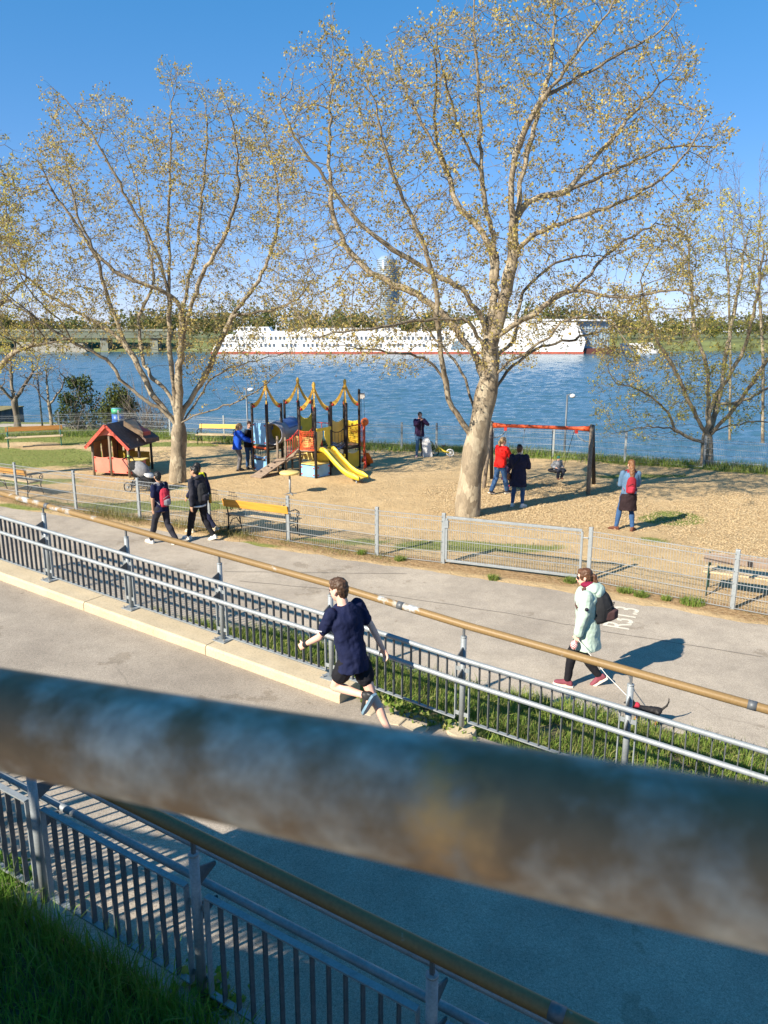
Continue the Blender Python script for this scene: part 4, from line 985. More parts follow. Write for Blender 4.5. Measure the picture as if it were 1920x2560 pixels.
def lamp(label, x, y, z0, z1, head):
    r = thing('street_lamp', label, 'lamp', (x, y, z0))
    MB().tube([(x, y, z0), (x, y, z1)], [.05, .038], 10).build('pole', M('lamp_grey', (.13, .15, .17), .5, .1, 4, .4, bmp=0), r, True)
    k = MB().tube([(x, y, z1-.04), (x+.12, y, z1+.02), (x+.22, y, z1-.02)], .025, 8); k.build('arm', MATS['lamp_grey'], r, True)
    MB().ell((x+.22, y, z1-.06), (head, head, .09), 12, 8).build('lamp_head', M('lamp_white', (.62, .64, .66), .4, .05, 3, bmp=0), r, True)
lamp('lamp post with a white round head standing by the right swing leg', 7.42, 31.4, -1.2, 2.22, .12)
lamp('lamp post with a white curved head behind the climbing frame', -6.42, 36.2, -1.8, 2.12, .17)
lamp('thin dark lamp post between the two bare trees', -17.15, 38.6, 0, 2.75, .08)
# quay wall and riverside walk on the left
q = MB().box((-30, 42.6, -1.0), (19, 4.6, 3.0)); kq = thing('quay_wall', 'dark stone quay block at the water on the left edge', 'quay', (-21, 40, 0))
for i in range(6): MB().box((-21.9-1.9*i, 42.6, -1.25), (1.88, 4.6, 3.4)).build('stone_block', M('dark_quay_stone', (.10, .095, .09), .9, .4, 2, bmp=.5), kq, bevel=.02)
MB().box((-26.6, 42.6, .475), (11.4, 4.65, .05)).build('turf_top', M('quay_turf', (.20, .17, .07), .95, .4, 2), kq)
strip('riverside_walk', np.arange(-40, -11.5, .5), lambda x: 38.7+0*x, lambda x: 40.0-.02*x*0, lambda x: zero(x)+.02, lambda x: zero(x)+.02, M('walk_gravel', (.42, .36, .29), .95, .2, 10), 2)

# ------------------------------------------------------------------ moored ship, tower and bridge across the river
SHIPW = M('ship_white', (.78, .78, .77), .5, .04, .05, bmp=0); SHIPR = M('ship_red', (.42, .10, .06), .6, .15, .3, bmp=0)
WINM = M('dark_window', (.10, .115, .135), .15, .3, .5, bmp=0, spec=.6); GLASSB = M('blue_glass', (.20, .29, .36), .12, .2, .2, bmp=0, spec=.7)
shp = thing('moored_ship', 'long white moored ship with red waterline and two rows of windows', 'ship', (0, 285, -3.2))
def sx(u): return (u-960)/FOC*285/.975
def sz(v): return float(atd(960, v, 285).z)
def hull(name, prof, y0, y1, mat): 
    "prof: (x, z) outline seen from this bank"
    return MB().prism([(x, y0, z) for x, z in prof], (0, y1-y0, 0)).build(name, mat, shp)
hull('hull', [(sx(548), sz(881)), (sx(1200), sz(881)), (sx(1200), sz(836)), (sx(590), sz(836)), (sx(560), sz(858))], 285, 297, SHIPW)
hull('waterline', [(sx(546), -3.6), (sx(1436), -3.6), (sx(1437), sz(879.5)), (sx(547), sz(879.5))], 284.9, 297, SHIPR)
hull('upper_deck', [(sx(605), sz(836)), (sx(1130), sz(836)), (sx(1130), sz(828)), (sx(612), sz(828))], 286.5, 296, SHIPW)
hull('deckhouse', [(sx(607), sz(828)), (sx(690), sz(828)), (sx(684), sz(817)), (sx(612), sz(817))], 287, 295, SHIPW)
hull('deckhouse', [(sx(760), sz(828)), (sx(1000), sz(828)), (sx(1000), sz(820)), (sx(764), sz(820))], 287, 295, SHIPW)
hull('hall', [(sx(1130), sz(881)), (sx(1434), sz(881)), (sx(1440), sz(852)), (sx(1416), sz(806)), (sx(1180), sz(801)), (sx(1130), sz(822))], 284.95, 299, SHIPW)
hull('hall_roof', [(sx(1190), sz(801)), (sx(1500), sz(803)), (sx(1500), sz(798)), (sx(1240), sz(797))], 286, 300, M('ship_roof', (.55, .56, .58), .5, .06, .1, bmp=0))
gw = hull('glass_front', [(sx(1434), sz(871)), (sx(1502), sz(871)), (sx(1502), sz(803)), (sx(1420), sz(805))], 288, 299, GLASSB)
for i in range(9): MB().box((sx(1434+8*i), 287.9, sz(838)), (.18, .25, 9.6)).build('mullion', M('ship_grey', (.38, .42, .46), .5, .06, .1, bmp=0), gw)
MB().box((sx(1465), 287.85, sz(822)), (10, .25, .25)).build('mullion', MATS['ship_grey'], gw)
hull('stern', [(sx(1436), -3.5), (sx(1508), -3.5), (sx(1514), sz(866)), (sx(1500), sz(870)), (sx(1438), sz(872))], 286, 298, M('stern_dark', (.10, .035, .03), .6, .2, .3, bmp=0))
wm = MB().box((0, 0, 0), (.62, .2, 1.05)).mesh('window'); wm.materials.append(WINM); hull_o = shp
for v, u0, u1, hole in ((845, 600, 1120, 7), (863, 575, 1125, 8)):
    k_ = 0; x = sx(u0)
    while x < sx(u1):
        k_ += 1
        if k_ % 5 != 4: link('window', wm, None, shp, loc=(x, -.08, sz(v)+3.2))
        x += 1.55
for u in range(620, 684, 11): link('window', wm, None, shp, loc=(sx(u), 1.95, sz(823)+3.2))
for u in range(790, 990, 14): link('window', wm, None, shp, loc=(sx(u), 1.95, sz(824)+3.2))
for u in (1150, 1168): link('window', wm, None, shp, loc=(sx(u), -.1, sz(836)+3.2))
wo_ = MB().prism([(sx(1118), 284.6, sz(872)), (sx(1168), 284.6, sz(872)), (sx(1160), 284.8, sz(852)), (sx(1128), 284.8, sz(852))], (0, .3, 0)).build('slanted_window', GLASSB, shp)
k = MB()
for u in (640, 700, 905, 985, 1050): k.tube([(sx(u), 290, sz(829)), (sx(u), 290, sz(812))], .12, 5)
k.build('mast', SHIPW, shp)
jt = thing('landing_stage', 'low white boat moored behind the right tree on the far bank', 'boat', (sx(1580), 300, -3))
MB().prism([(sx(1530), 298, -3.6), (sx(1640), 298, -3.6), (sx(1646), 298, -1.8), (sx(1526), 298, -1.8)], (0, 6, 0)).build('hull', SHIPW, jt)
MB().prism([(sx(1560), 299, -1.8), (sx(1636), 299, -1.8), (sx(1632), 299, .6), (sx(1556), 299, .2)], (0, 4, 0)).build('cabin', SHIPW, jt)
for u in range(1568, 1630, 12): MB().box((sx(u), 298.9, -.5), (.8, .2, .6)).build('window', WINM, jt)

tw = thing('tower', 'pale high-rise tower with rounded side seen through the big tree', 'tower', (10, 1150, 0))
TWH = M('tower_band', (.24, .30, .38), .5, .05, .01, bmp=0); TWG = M('tower_glass', (.22, .30, .40), .2, .1, .01, bmp=0)  # haze painted into the tower colours: bluish and close in tone
tx = (972-960)/FOC*1180; zt = float(atd(972, 640, 1150).z)
MB().tube([(tx-4, 1150, 0), (tx-4, 1150, zt-6), (tx-4, 1150, zt)], [13, 13, 8], 24).build('round_shaft', TWG, tw, True)
for i in range(36): z = 6+i*(zt-10)/36; MB().tube([(tx-4, 1150, z), (tx-4, 1150, z+1.5)], 13.4, 24).build('floor_band', TWH, tw, True)
MB().box((tx+11, 1156, (zt-14)/2), (13, 16, zt-14)).build('glass_shaft', M('tower_blue_glass', (.25, .36, .48), .15, .15, .02, bmp=0), tw)
for i in range(5): MB().box((tx+5.5+i*2.7, 1147.9, (zt-16)/2), (.5, .4, zt-16)).build('fin', TWH, tw)
MB().box((tx+2, 1152, 22), (42, 22, 44)).build('base_block', TWH, tw)

br = thing('river_bridge', 'dark road bridge on piers across the river at the far left', 'bridge', (-120, 318, 0))
BD = M('bridge_dark', (.13, .15, .11), .8, .2, .1, bmp=0); BP = M('bridge_pale', (.19, .20, .16), .8, .1, .1, bmp=0)
MB().box((-150, 318, 3.4), (130, 8, 2.4)).build('deck', BD, br); MB().box((-150, 313.9, 5.2), (130, .4, .9)).build('parapet', BP, br)
for x in (-185, -160, -135, -112, -92): MB().box((x, 318, -1), (3, 6, 6.4)).build('pier', BP, br)
ab = thing('bank_wall', 'pale concrete wall at the waterline of the far bank on the left', 'wall', (-128, 312, -3))
MB().prism([(-146, 312, -3.6), (-118, 312, -3.6), (-120, 313, .2), (-146, 313, .6)], (0, 6, 0)).build('face', M('bank_wall_concrete', (.27, .26, .22), .9, .15, .2, bmp=0), ab)
MB().prism([(-200, 314, -3.6), (-70, 316, -3.6), (-70, 318, -2.4), (-200, 316, -2.4)], (0, 6, 0)).build('foot_wall', MATS['bank_wall_concrete'], ab)

# ------------------------------------------------------------------ trees: limbs as surveyed, branching grown into the crown
def resample(P, step):
    out = [P[0]]
    for a, b_ in zip(P, P[1:]):
        n = max(1, int(round((b_-a).length/step)))
        for i in range(1, n+1): out.append(a.lerp(b_, i/n))
    return out
def smooth_line(P, it=2):
    P = [p.copy() for p in P]
    for _ in range(it): P = [P[0]]+[(P[i-1]+P[i]*2+P[i+1])/4 for i in range(1, len(P)-1)]+[P[-1]]
    return P
def grow(trunk, limbs, attract, step=.22, infl=1.7, kill=.34, iters=90, jit=.25, up=.06):
    pos = []; par = []
    def add_line(P, root):
        last = root
        for p in P: pos.append(np.array(p)); par.append(last); last = len(pos)-1
    add_line(smooth_line(resample(trunk, step), 1), -1); nt_ = len(pos)
    for L in limbs:
        L = smooth_line(resample(L, step), 3); Q = np.array(pos); q0 = np.array(L[0]); pj = lambda q: np.stack([q[..., 0]/q[..., 1], (q[..., 2]-CAMH)/q[..., 1]], -1); d = np.linalg.norm(pj(Q)-pj(q0), axis=1)*q0[1]+.08*np.linalg.norm(Q-q0, axis=1); r = int(np.argmin(d)); o_ = Vector(Q[r]-q0); m_ = len(L); L = [p+o_*(1-q_/m_)**1.5 for q_, p in enumerate(L)]
        L = [Vector(p)+Vector(rng.normal(size=3)*.02) for p in L]; add_line(L[1:], r)
    A = np.array(attract); Pn = np.array(pos); pos = list(Pn)
    D = np.full(len(A), 1e9); N = np.zeros(len(A), dtype=int)
    for i in range(nt_-1, len(Pn)):
        d = np.linalg.norm(A-Pn[i], axis=1); k_ = d < D; D[k_] = d[k_]; N[k_] = i
    alive = D > kill; kids = {}
    for it in range(iters):
        act = alive & (D < infl)
        if not act.any():
            infl *= 1.25
            if infl > 4: break
            continue
        idx = N[act]; vec = A[act]-np.array(pos)[idx]; vec /= np.linalg.norm(vec, axis=1)[:, None]+1e-9
        uq, inv = np.unique(idx, return_inverse=True); s_ = np.zeros((len(uq), 3)); np.add.at(s_, inv, vec)
        new = []
        for j, i in enumerate(uq):
            if kids.get(i, 0) >= 3: continue
            d = s_[j]/(np.linalg.norm(s_[j])+1e-9)+rng.normal(size=3)*jit; d[2] += up; d /= np.linalg.norm(d)
            if par[i] >= 0:
                pd = pos[i]-pos[par[i]]; pd /= np.linalg.norm(pd)+1e-9; d = d+pd*.35; d /= np.linalg.norm(d)
            pos.append(pos[i]+d*step*rng.uniform(.8, 1.15)); par.append(int(i)); kids[i] = kids.get(i, 0)+1; new.append(len(pos)-1)
        if not new:
            alive[act] = False; continue
        for i in new:
            d = np.linalg.norm(A-pos[i], axis=1); k_ = d < D; D[k_] = d[k_]; N[k_] = i
        alive &= D > kill
    return np.array(pos), np.array(par)
def add_twigs(pos, par, n_per=2, length=.26, seg=2, droop=-.1, thin=None):
    "short twigs at tips and along thin shoots"
    pos = list(pos); par = list(par); n0 = len(pos); ch = np.zeros(n0, int)
    for p in par:
        if p >= 0: ch[p] += 1
    for i in range(n0):
        if thin is not None and not thin[i]: continue
        m_ = n_per if ch[i] == 0 else (1 if rng.random() < .8 else 0)
        base = pos[i]-pos[par[i]] if par[i] >= 0 else np.array([0, 0, 1.]); base = base/(np.linalg.norm(base)+1e-9)
        for _ in range(m_):
            d = base*.8+rng.normal(size=3)*.62; d[2] += .12; d /= np.linalg.norm(d); last = i
            for s_ in range(seg):
                d = d+rng.normal(size=3)*.25; d[2] += .05; d /= np.linalg.norm(d)
                pos.append(pos[last]+d*length/seg*rng.uniform(.7, 1.3)); par.append(last); last = len(pos)-1
    return np.array(pos), np.array(par)
def radii(pos, par, r_base, r_tip):
    n = len(pos); cnt = np.zeros(n); ch = np.zeros(n, int)
    for p in par:
        if p >= 0: ch[p] += 1
    cnt[ch == 0] = 1
    for i in range(n-1, 0, -1):
        if par[i] >= 0: cnt[par[i]] += cnt[i]
    return np.maximum(r_tip, r_base*(cnt/cnt[0])**.55), cnt, ch
def branch_mesh(pos, par, r, lo, hi, flare=None):
    "tubes for every run of nodes with lo <= r < hi"
    n = len(pos); kids = [[] for _ in range(n)]
    for i, p in enumerate(par):
        if p >= 0: kids[p].append(i)
    V, F = [], []; stack = [(0, -1)]; paths = []
    while stack:
        i, p0 = stack.pop(); path = [p0] if p0 >= 0 else []
        while True:
            path.append(i); k_ = sorted(kids[i], key=lambda j: -r[j])
            for j in k_[1:]: stack.append((j, i))
            if not k_: break
            i = k_[0]
        paths.append(path)
    nv = 0
    for path in paths:
        sel = [j for j in path]; rr = [r[j] for j in path]
        if path[0] != 0 and len(path) > 1: rr[0] = min(rr[0], rr[1]*1.25)
        # split by thickness
        keep = [k_ for k_ in range(len(path)) if lo <= rr[k_] < hi]
        if len(keep) < 1: continue
        a, b_ = keep[0], keep[-1]
        if lo == 0 and a > 0: a -= 1
        if b_-a < 1: continue
        P = pos[path[a:b_+1]]; R_ = np.array(rr[a:b_+1])
        if flare is not None and path[0] == 0 and a == 0: R_[:len(flare)] = R_[:len(flare)]*np.array(flare[:len(R_)])
        ns = 12 if R_[0] > .12 else 8 if R_[0] > .05 else 5 if R_[0] > .018 else 3
        u = None; base = nv; m_ = len(P)
        T = np.gradient(P, axis=0); T /= np.linalg.norm(T, axis=1)[:, None]+1e-9
        for i in range(m_):
            t_ = T[i]
            if u is None:
                u = np.cross(t_, [0, 0, 1.] if abs(t_[2]) < .9 else [0, 1., 0])
            else: u = u-t_*np.dot(u, t_)
            u = u/(np.linalg.norm(u)+1e-9); w = np.cross(t_, u)
            an = np.arange(ns)*2*math.pi/ns; wob = 1.0 if R_[i] < .04 else (1+.07*np.sin(an*2+i*.9)+.05*np.sin(an*3+i*.5))
            V.append(P[i]+R_[i]*(np.cos(an)*wob)[:, None]*u+R_[i]*(np.sin(an)*wob)[:, None]*w)
        for i in range(m_-1):
            j = np.arange(ns); j2 = (j+1) % ns; o = base+i*ns
            F.append(np.stack([o+j, o+j2, o+ns+j2, o+ns+j], 1))
        nv += m_*ns
    return np.concatenate(V), np.concatenate(F)
def leaves(P, n_each, size, spread):
    "clusters of folded young leaves at points P"
    n = len(P)*n_each; c = np.repeat(P, n_each, axis=0)+rng.normal(size=(n, 3))*spread
    d = rng.normal(size=(n, 3)); d[:, 2] += .15; d /= np.linalg.norm(d, axis=1)[:, None]
    w = np.cross(d, rng.normal(size=(n, 3))); w /= np.linalg.norm(w, axis=1)[:, None]; nn = np.cross(d, w)
    s_ = (size*rng.uniform(.55, 1.3, n))[:, None]
    V = np.stack([c, c+d*s_*.55+w*s_*.48+nn*s_*.18, c+d*s_*1.1, c+d*s_*.55-w*s_*.48+nn*s_*.18], 1).reshape(-1, 3)
    o = np.arange(n)[:, None]*4
    return V, np.concatenate([np.concatenate([o, o+1, o+2], 1), np.concatenate([o, o+2, o+3], 1)])
def in_poly(pts, poly):
    x, y = pts[:, 0], pts[:, 1]; c = np.zeros(len(pts), bool); j = len(poly)-1
    for i in range(len(poly)):
        xi, yi = poly[i]; xj, yj = poly[j]
        c ^= ((yi > y) != (yj > y)) & (x < (xj-xi)*(y-yi)/(yj-yi+1e-12)+xi); j = i
    return c
def crown_points(poly, d0, n, depth, centre, rad_):
    "points through a crown of the given outline around a trunk at distance d0"
    po = np.array(poly); lo, hi = po.min(0), po.max(0); out = []
    while len(out) < n:
        q = rng.random((4000, 2))*(hi-lo)+lo; q = q[in_poly(q, poly)]
        cl = fbm(q[:, 0]*.016, q[:, 1]*.016, 77, 3); q = q[cl > rng.uniform(.28, .52, len(q))]
        for u, v in q:
            e = ((u-centre[0])/rad_[0])**2+((v-centre[1])/rad_[1])**2
            dz = depth*math.sqrt(max(.12, 1-.85*min(1, e)))
            out.append(tuple(atd(u, v, d0+rng.uniform(-dz, dz))))
            if len(out) >= n: break
    return out
def limb(px, d0, dd):
    n = len(px)-1
    return [atd(u, v, d0+dd*((i/n)**1.2)) for i, (u, v) in enumerate(px)]
def tree(label, group, trunk_px, limbs_px, d0, poly, n_att, depth, centre, rad_, r_base, r_tip, leaf_n, leaf_size, leafm, barkm=BARK, twigm=TWIG, ball=0, kw={}, twig_len=.26, nper=2, flare=(1.32, 1.16, 1.06, 1.0)):
    tr = [atd(u, v, d0) for u, v in trunk_px]; tr[0].z = min(tr[0].z, -.05)
    pos, par = grow(tr, [limb(p, d0, dd) for p, dd in limbs_px], crown_points(poly, d0, n_att, depth, centre, rad_), **kw)
    _, cnt, ch = radii(pos, par, r_base, r_tip)
    pos, par = add_twigs(pos, par, nper, twig_len, 2, thin=cnt < 30)
    r, cnt, ch = radii(pos, par, r_base, r_tip)
    root = thing('tree', label, 'tree', tuple(tr[0]), 0, group)
    V, F = branch_mesh(pos, par, r, .045, 9, flare); npmesh('trunk', V, F, barkm, root, None, True)
    V, F = branch_mesh(pos, par, r, 0, .045); npmesh('twigs', V, F, twigm, root, 'stuff', True)
    if leaf_n:
        tips = pos[(cnt <= 2) & (np.arange(len(pos)) > 50)]; tips = tips[rng.random(len(tips)) < .82]
        dens = np.array([vnoise(np.array([p[0]*.9+p[1]*.5]), np.array([p[2]*.9]), 31)[0] for p in tips]); tips = tips[rng.random(len(tips)) < .12+.95*dens]
        V, F = leaves(tips, leaf_n, leaf_size, .040); npmesh('crown', V, F, leafm, root, 'stuff')
    if ball:
        tips = pos[ch == 0]; q = tips[rng.integers(0, len(tips), ball)]-np.array([0, 0, .05]); k = MB()
        for p in q: k.ell(p, .019, 6, 4)
        k.build('seed_balls', M('seed_ball', (.10, .06, .03), .9, .3, 30, bmp=0), root, kind='stuff')
    return root
GPL = 'plane trees of the playground'
LT = tree('plane tree in young leaf behind the three walkers, its trunk next to the stroller', GPL,
     [(445, 1212), (446, 1150), (447, 1100), (447, 1050)],
     [([(444, 1075), (439, 1050), (392, 1012), (350, 987), (312, 962), (278, 907), (249, 881), (203, 869), (169, 848), (100, 800), (40, 760), (-20, 720)], -1.5),
      ([(446, 1070), (436, 1045), (397, 1010), (371, 970), (338, 898), (316, 860), (270, 827), (236, 801), (190, 780), (120, 735), (60, 690), (0, 640)], 1.4),
      ([(316, 860), (303, 820), (291, 784), (262, 725), (250, 650), (190, 560), (130, 480), (95, 400)], .6),
      ([(447, 1055), (438, 1010), (433, 970), (426, 911), (422, 827), (424, 742), (424, 640), (420, 560), (425, 450), (428, 300), (429, 170)], .3),
      ([(447, 1055), (449, 1000), (447, 936), (456, 848), (454, 776), (443, 750), (415, 730), (370, 715), (300, 690), (240, 640), (200, 560), (170, 430)], -1.6),
      ([(454, 790), (470, 700), (490, 640), (500, 560), (510, 440), (520, 330), (510, 240)], 1.4),
      ([(450, 1060), (462, 1014), (498, 970), (532, 898), (553, 852), (578, 789), (603, 755), (650, 700), (690, 600), (700, 500), (680, 380), (640, 290)], 1.2),
      ([(578, 789), (633, 780), (700, 770), (760, 735), (790, 690)], -1.2),
      ([(452, 1068), (468, 1045), (519, 1033), (578, 1012), (625, 991), (658, 966), (700, 924), (735, 895)], -1.8),
      ([(450, 1060), (470, 1036), (494, 1004), (523, 945), (590, 911), (658, 898), (725, 880)], 1.6),
      ([(446, 1060), (430, 985), (400, 955), (372, 935), (355, 900), (350, 840), (345, 790), (390, 700), (360, 560), (330, 420)], 2.6),
      ([(424, 742), (400, 640), (340, 540), (280, 420), (210, 300), (130, 215)], -.6),
      ([(456, 848), (500, 700), (560, 600), (600, 480), (590, 330), (560, 240)], -2.2)],
     24.3, [(112, 205), (190, 285), (240, 235), (300, 250), (370, 340), (405, 200), (430, 150), (500, 210), (580, 220), (640, 270), (720, 380), (790, 560), (800, 700), (780, 820), (730, 930), (650, 950), (560, 930), (500, 960), (420, 880), (330, 880), (180, 890), (60, 870), (-80, 800), (-80, 560), (40, 420), (70, 360), (110, 330)],
     5600, 3.0, (380, 620), (460, 470), .225, .0034, 5, .054, LEAF, ball=150, nper=4, twig_len=.34, flare=np.linspace(1.2, 1.0, 12))
tree('largest plane tree leaning slightly right, behind the gate and beside the red swing', GPL,
     [(1168, 1300), (1172, 1240), (1179, 1175), (1195, 1080), (1214, 998), (1226, 938), (1226, 879), (1219, 839)],
     [([(1186, 1110), (1172, 1062), (1139, 1030), (1119, 990), (1113, 955), (1106, 910), (1098, 859), (1091, 760), (1085, 690), (1060, 610), (1010, 500), (960, 380), (940, 260)], -1.5),
      ([(1113, 955), (1075, 902), (1031, 886), (952, 878), (880, 868)], -1.4),
      ([(1199, 1050), (1192, 1020), (1175, 982), (1159, 942), (1147, 910), (1125, 890), (1080, 830), (1040, 790)], 1.8),
      ([(1214, 985), (1204, 945), (1187, 887), (1155, 855), (1139, 831), (1110, 790), (1060, 750), (1000, 720), (930, 690), (868, 637), (833, 550), (823, 480), (825, 347), (829, 174), (833, 50)], 1.4),
      ([(1222, 905), (1212, 875), (1190, 839), (1159, 799), (1099, 800), (1019, 807), (940, 823), (860, 830), (780, 845)], -2.0),
      ([(1219, 850), (1208, 800), (1192, 765), (1139, 703), (1079, 684), (1031, 644), (980, 620), (900, 560), (830, 470), (760, 380), (700, 265)], -1.2),
      ([(1219, 845), (1228, 800), (1234, 759), (1242, 700), (1240, 620), (1215, 540), (1205, 440), (1200, 330), (1195, 200), (1185, 80), (1190, -50)], .4),
      ([(1221, 850), (1244, 810), (1258, 739), (1274, 680), (1288, 560), (1272, 452), (1301, 336), (1355, 240), (1400, 197), (1450, 110), (1520, 30), (1580, -60)], -1.0),
      ([(1288, 600), (1307, 463), (1330, 350), (1376, 191), (1385, 80), (1390, -40)], 1.3),
      ([(1222, 860), (1240, 842), (1322, 795), (1378, 751), (1417, 723), (1477, 727), (1540, 750), (1600, 740), (1680, 720), (1740, 740)], -1.6),
      ([(1378, 751), (1465, 700), (1497, 650), (1560, 600), (1640, 560)], 1.0),
      ([(1226, 955), (1240, 937), (1298, 891), (1378, 839), (1425, 791), (1493, 783), (1530, 800), (1560, 840), (1592, 905)], -2.2),
      ([(1216, 1000), (1236, 985), (1258, 946), (1298, 902), (1340, 870), (1420, 850), (1500, 830)], 1.9),
      ([(1226, 900), (1242, 887), (1282, 863), (1294, 839), (1286, 771), (1330, 700), (1390, 660), (1450, 640), (1530, 640)], 2.4),
      ([(1288, 570), (1313, 503), (1423, 480), (1510, 440), (1654, 370), (1790, 365)], .8),
      ([(1262, 660), (1261, 636), (1319, 579), (1423, 544), (1510, 521), (1600, 480), (1680, 430), (1770, 300)], -1.6),
      ([(1236, 720), (1232, 625), (1186, 556), (1134, 503), (1128, 451), (1087, 370), (1035, 278), (1000, 180), (965, 90)], 1.8),
      ([(1355, 240), (1440, 190), (1560, 130), (1680, 60), (1700, 20)], -.6), ([(1423, 480), (1520, 360), (1620, 240), (1730, 130)], 1.8),
      ([(1205, 440), (1150, 330), (1110, 200), (1090, 80)], -1.4), ([(1128, 451), (1080, 320), (1100, 160), (1060, 70)], -1.8)],
     19.6, [(640, 265), (720, 130), (820, 60), (833, 30), (870, 130), (960, 130), (1010, 60), (1100, 55), (1140, 30), (1200, -80), (1500, -110), (1690, 0), (1700, 100), (1785, 150), (1700, 240), (1830, 335), (1790, 420), (1750, 560), (1760, 700), (1800, 780), (1720, 880), (1600, 980), (1540, 960), (1500, 880), (1400, 830), (1300, 930), (1150, 900), (950, 940), (850, 920), (760, 900), (700, 800), (680, 600), (640, 420)],
     8200, 3.0, (1230, 480), (640, 560), .275, .0032, 5, .052, LEAF, ball=170, nper=4, twig_len=.34, flare=np.linspace(1.16, 1.0, 24))
tree('plane tree with yellow leaves standing just outside the river fence on the right', GPL,
     [(1766, 1172), (1767, 1130), (1768, 1093)],
     [([(1768, 1100), (1767, 1050), (1768, 1002), (1770, 942), (1755, 880), (1737, 841), (1730, 760), (1725, 660), (1715, 560)], .6),
      ([(1766, 1098), (1752, 1070), (1727, 1022), (1702, 962), (1692, 932), (1650, 870), (1620, 800), (1600, 700)], -1.2),
      ([(1768, 1092), (1776, 1073), (1793, 1012), (1803, 972), (1812, 900), (1830, 800), (1850, 700), (1870, 580)], 1.8),
      ([(1769, 1040), (1779, 997), (1823, 937), (1858, 876), (1868, 841), (1890, 760), (1910, 620)], -1.5),
      ([(1769, 1100), (1788, 1086), (1823, 1043), (1868, 982), (1920, 901), (1980, 830), (2040, 740)], -.8),
      ([(1766, 1118), (1760, 1110), (1722, 1100), (1687, 1078), (1632, 1068), (1581, 1073), (1530, 1085)], -1.2),
      ([(1687, 1078), (1682, 1053), (1652, 1012), (1606, 977), (1541, 957)], -1.0),
      ([(1788, 1086), (1850, 1060), (1920, 1055), (1990, 1040)], -1.0), ([(1790, 1010), (1860, 1000), (1940, 960), (2020, 930)], 1.4)],
     27.3, [(1560, 660), (1640, 560), (1700, 500), (1800, 500), (1920, 470), (2100, 560), (2100, 1000), (1990, 1060), (1860, 1080), (1780, 1030), (1700, 1095), (1560, 1100), (1480, 1050), (1490, 930), (1520, 780)],
     3000, 2.8, (1790, 780), (320, 330), .20, .0034, 5, .055, LEAF3, ball=40, nper=5, twig_len=.34)
tree('plane tree whose leafy branches reach in at the left edge of the photo', GPL,
     [(-150, 1215), (-148, 1130), (-146, 1060)],
     [([(-146, 1070), (-120, 1000), (-60, 960), (0, 914), (31, 885), (55, 866), (96, 861), (135, 856), (175, 845)], -.8), ([(-146, 1065), (-140, 900), (-100, 740), (-60, 560), (-20, 400)], .5),
      ([(-146, 1065), (-110, 930), (-50, 830), (0, 760), (60, 700)], 1.5), ([(-146, 1065), (-180, 900), (-220, 700), (-200, 500)], -.5)],
     24.0, [(-320, 330), (-60, 300), (-10, 320), (35, 345), (40, 470), (60, 560), (100, 700), (180, 850), (120, 930), (0, 940), (-300, 950)],
     1000, 2.4, (-80, 640), (260, 330), .24, .0036, 5, .055, LEAF3, ball=60, nper=5, twig_len=.34)
GB = 'bare trees by the water'
tree('bare young tree with a dark trunk by the quay at the left edge', GB, [(46, 1078), (42, 1040), (36, 1005)],
     [([(38, 1010), (30, 970), (28, 920), (26, 880)], .3), ([(38, 1010), (15, 985), (-10, 950)], -.5), ([(38, 1010), (60, 970), (90, 920)], .4)], 38.0,
     [(-40, 900), (0, 880), (60, 870), (100, 890), (125, 930), (90, 985), (50, 995), (-10, 990), (-40, 960)], 420, 1.4, (40, 930), (90, 70), .15, .005, 0, 0, None, BARK_D, TWIG_D, kw=dict(up=.25, step=.2))
tree('slender bare tree with a pale trunk left of the dark bush', GB, [(131, 1080), (128, 1045), (123, 1010)],
     [([(124, 1015), (118, 970), (116, 920)], .3), ([(124, 1015), (100, 990), (85, 960)], -.4), ([(124, 1015), (145, 990), (165, 950)], .3)], 38.6,
     [(75, 930), (115, 880), (150, 895), (180, 940), (150, 985), (125, 1000), (90, 985)], 300, 1.1, (125, 940), (60, 60), .09, .0045, 0, 0, None, BARK, TWIG_D, kw=dict(up=.25, step=.2))
tree('tall bare upright tree rising behind the yellow-leaved tree on the right', GB, [(1915, 1030), (1908, 900), (1900, 760), (1895, 650), (1897, 560)],
     [([(1900, 760), (1870, 650), (1850, 540), (1845, 430)], .4), ([(1897, 600), (1900, 500), (1898, 400)], 0), ([(1900, 720), (1930, 600), (1945, 450), (1950, 380)], -.3)], 33.5,
     [(1790, 560), (1800, 440), (1830, 400), (1870, 430), (1900, 385), (1960, 370), (1980, 560), (1960, 760), (1880, 790), (1800, 720)], 700, 1.0, (1880, 560), (110, 220), .065, .004, 0, 0, None, BARK, TWIG_D, kw=dict(up=.9, step=.24, jit=.15))
tree('thin bare upright tree left of the taller one, beyond the river fence', GB, [(1830, 1040), (1826, 900), (1822, 760), (1820, 650)],
     [([(1820, 680), (1806, 580), (1800, 470), (1800, 410)], .2), ([(1820, 680), (1835, 560), (1838, 440)], .2)], 34.5,
     [(1775, 620), (1785, 460), (1805, 400), (1840, 430), (1860, 600), (1840, 740), (1790, 740)], 320, .7, (1815, 580), (50, 180), .05, .004, 0, 0, None, BARK, TWIG_D, kw=dict(up=.9, step=.24, jit=.15))
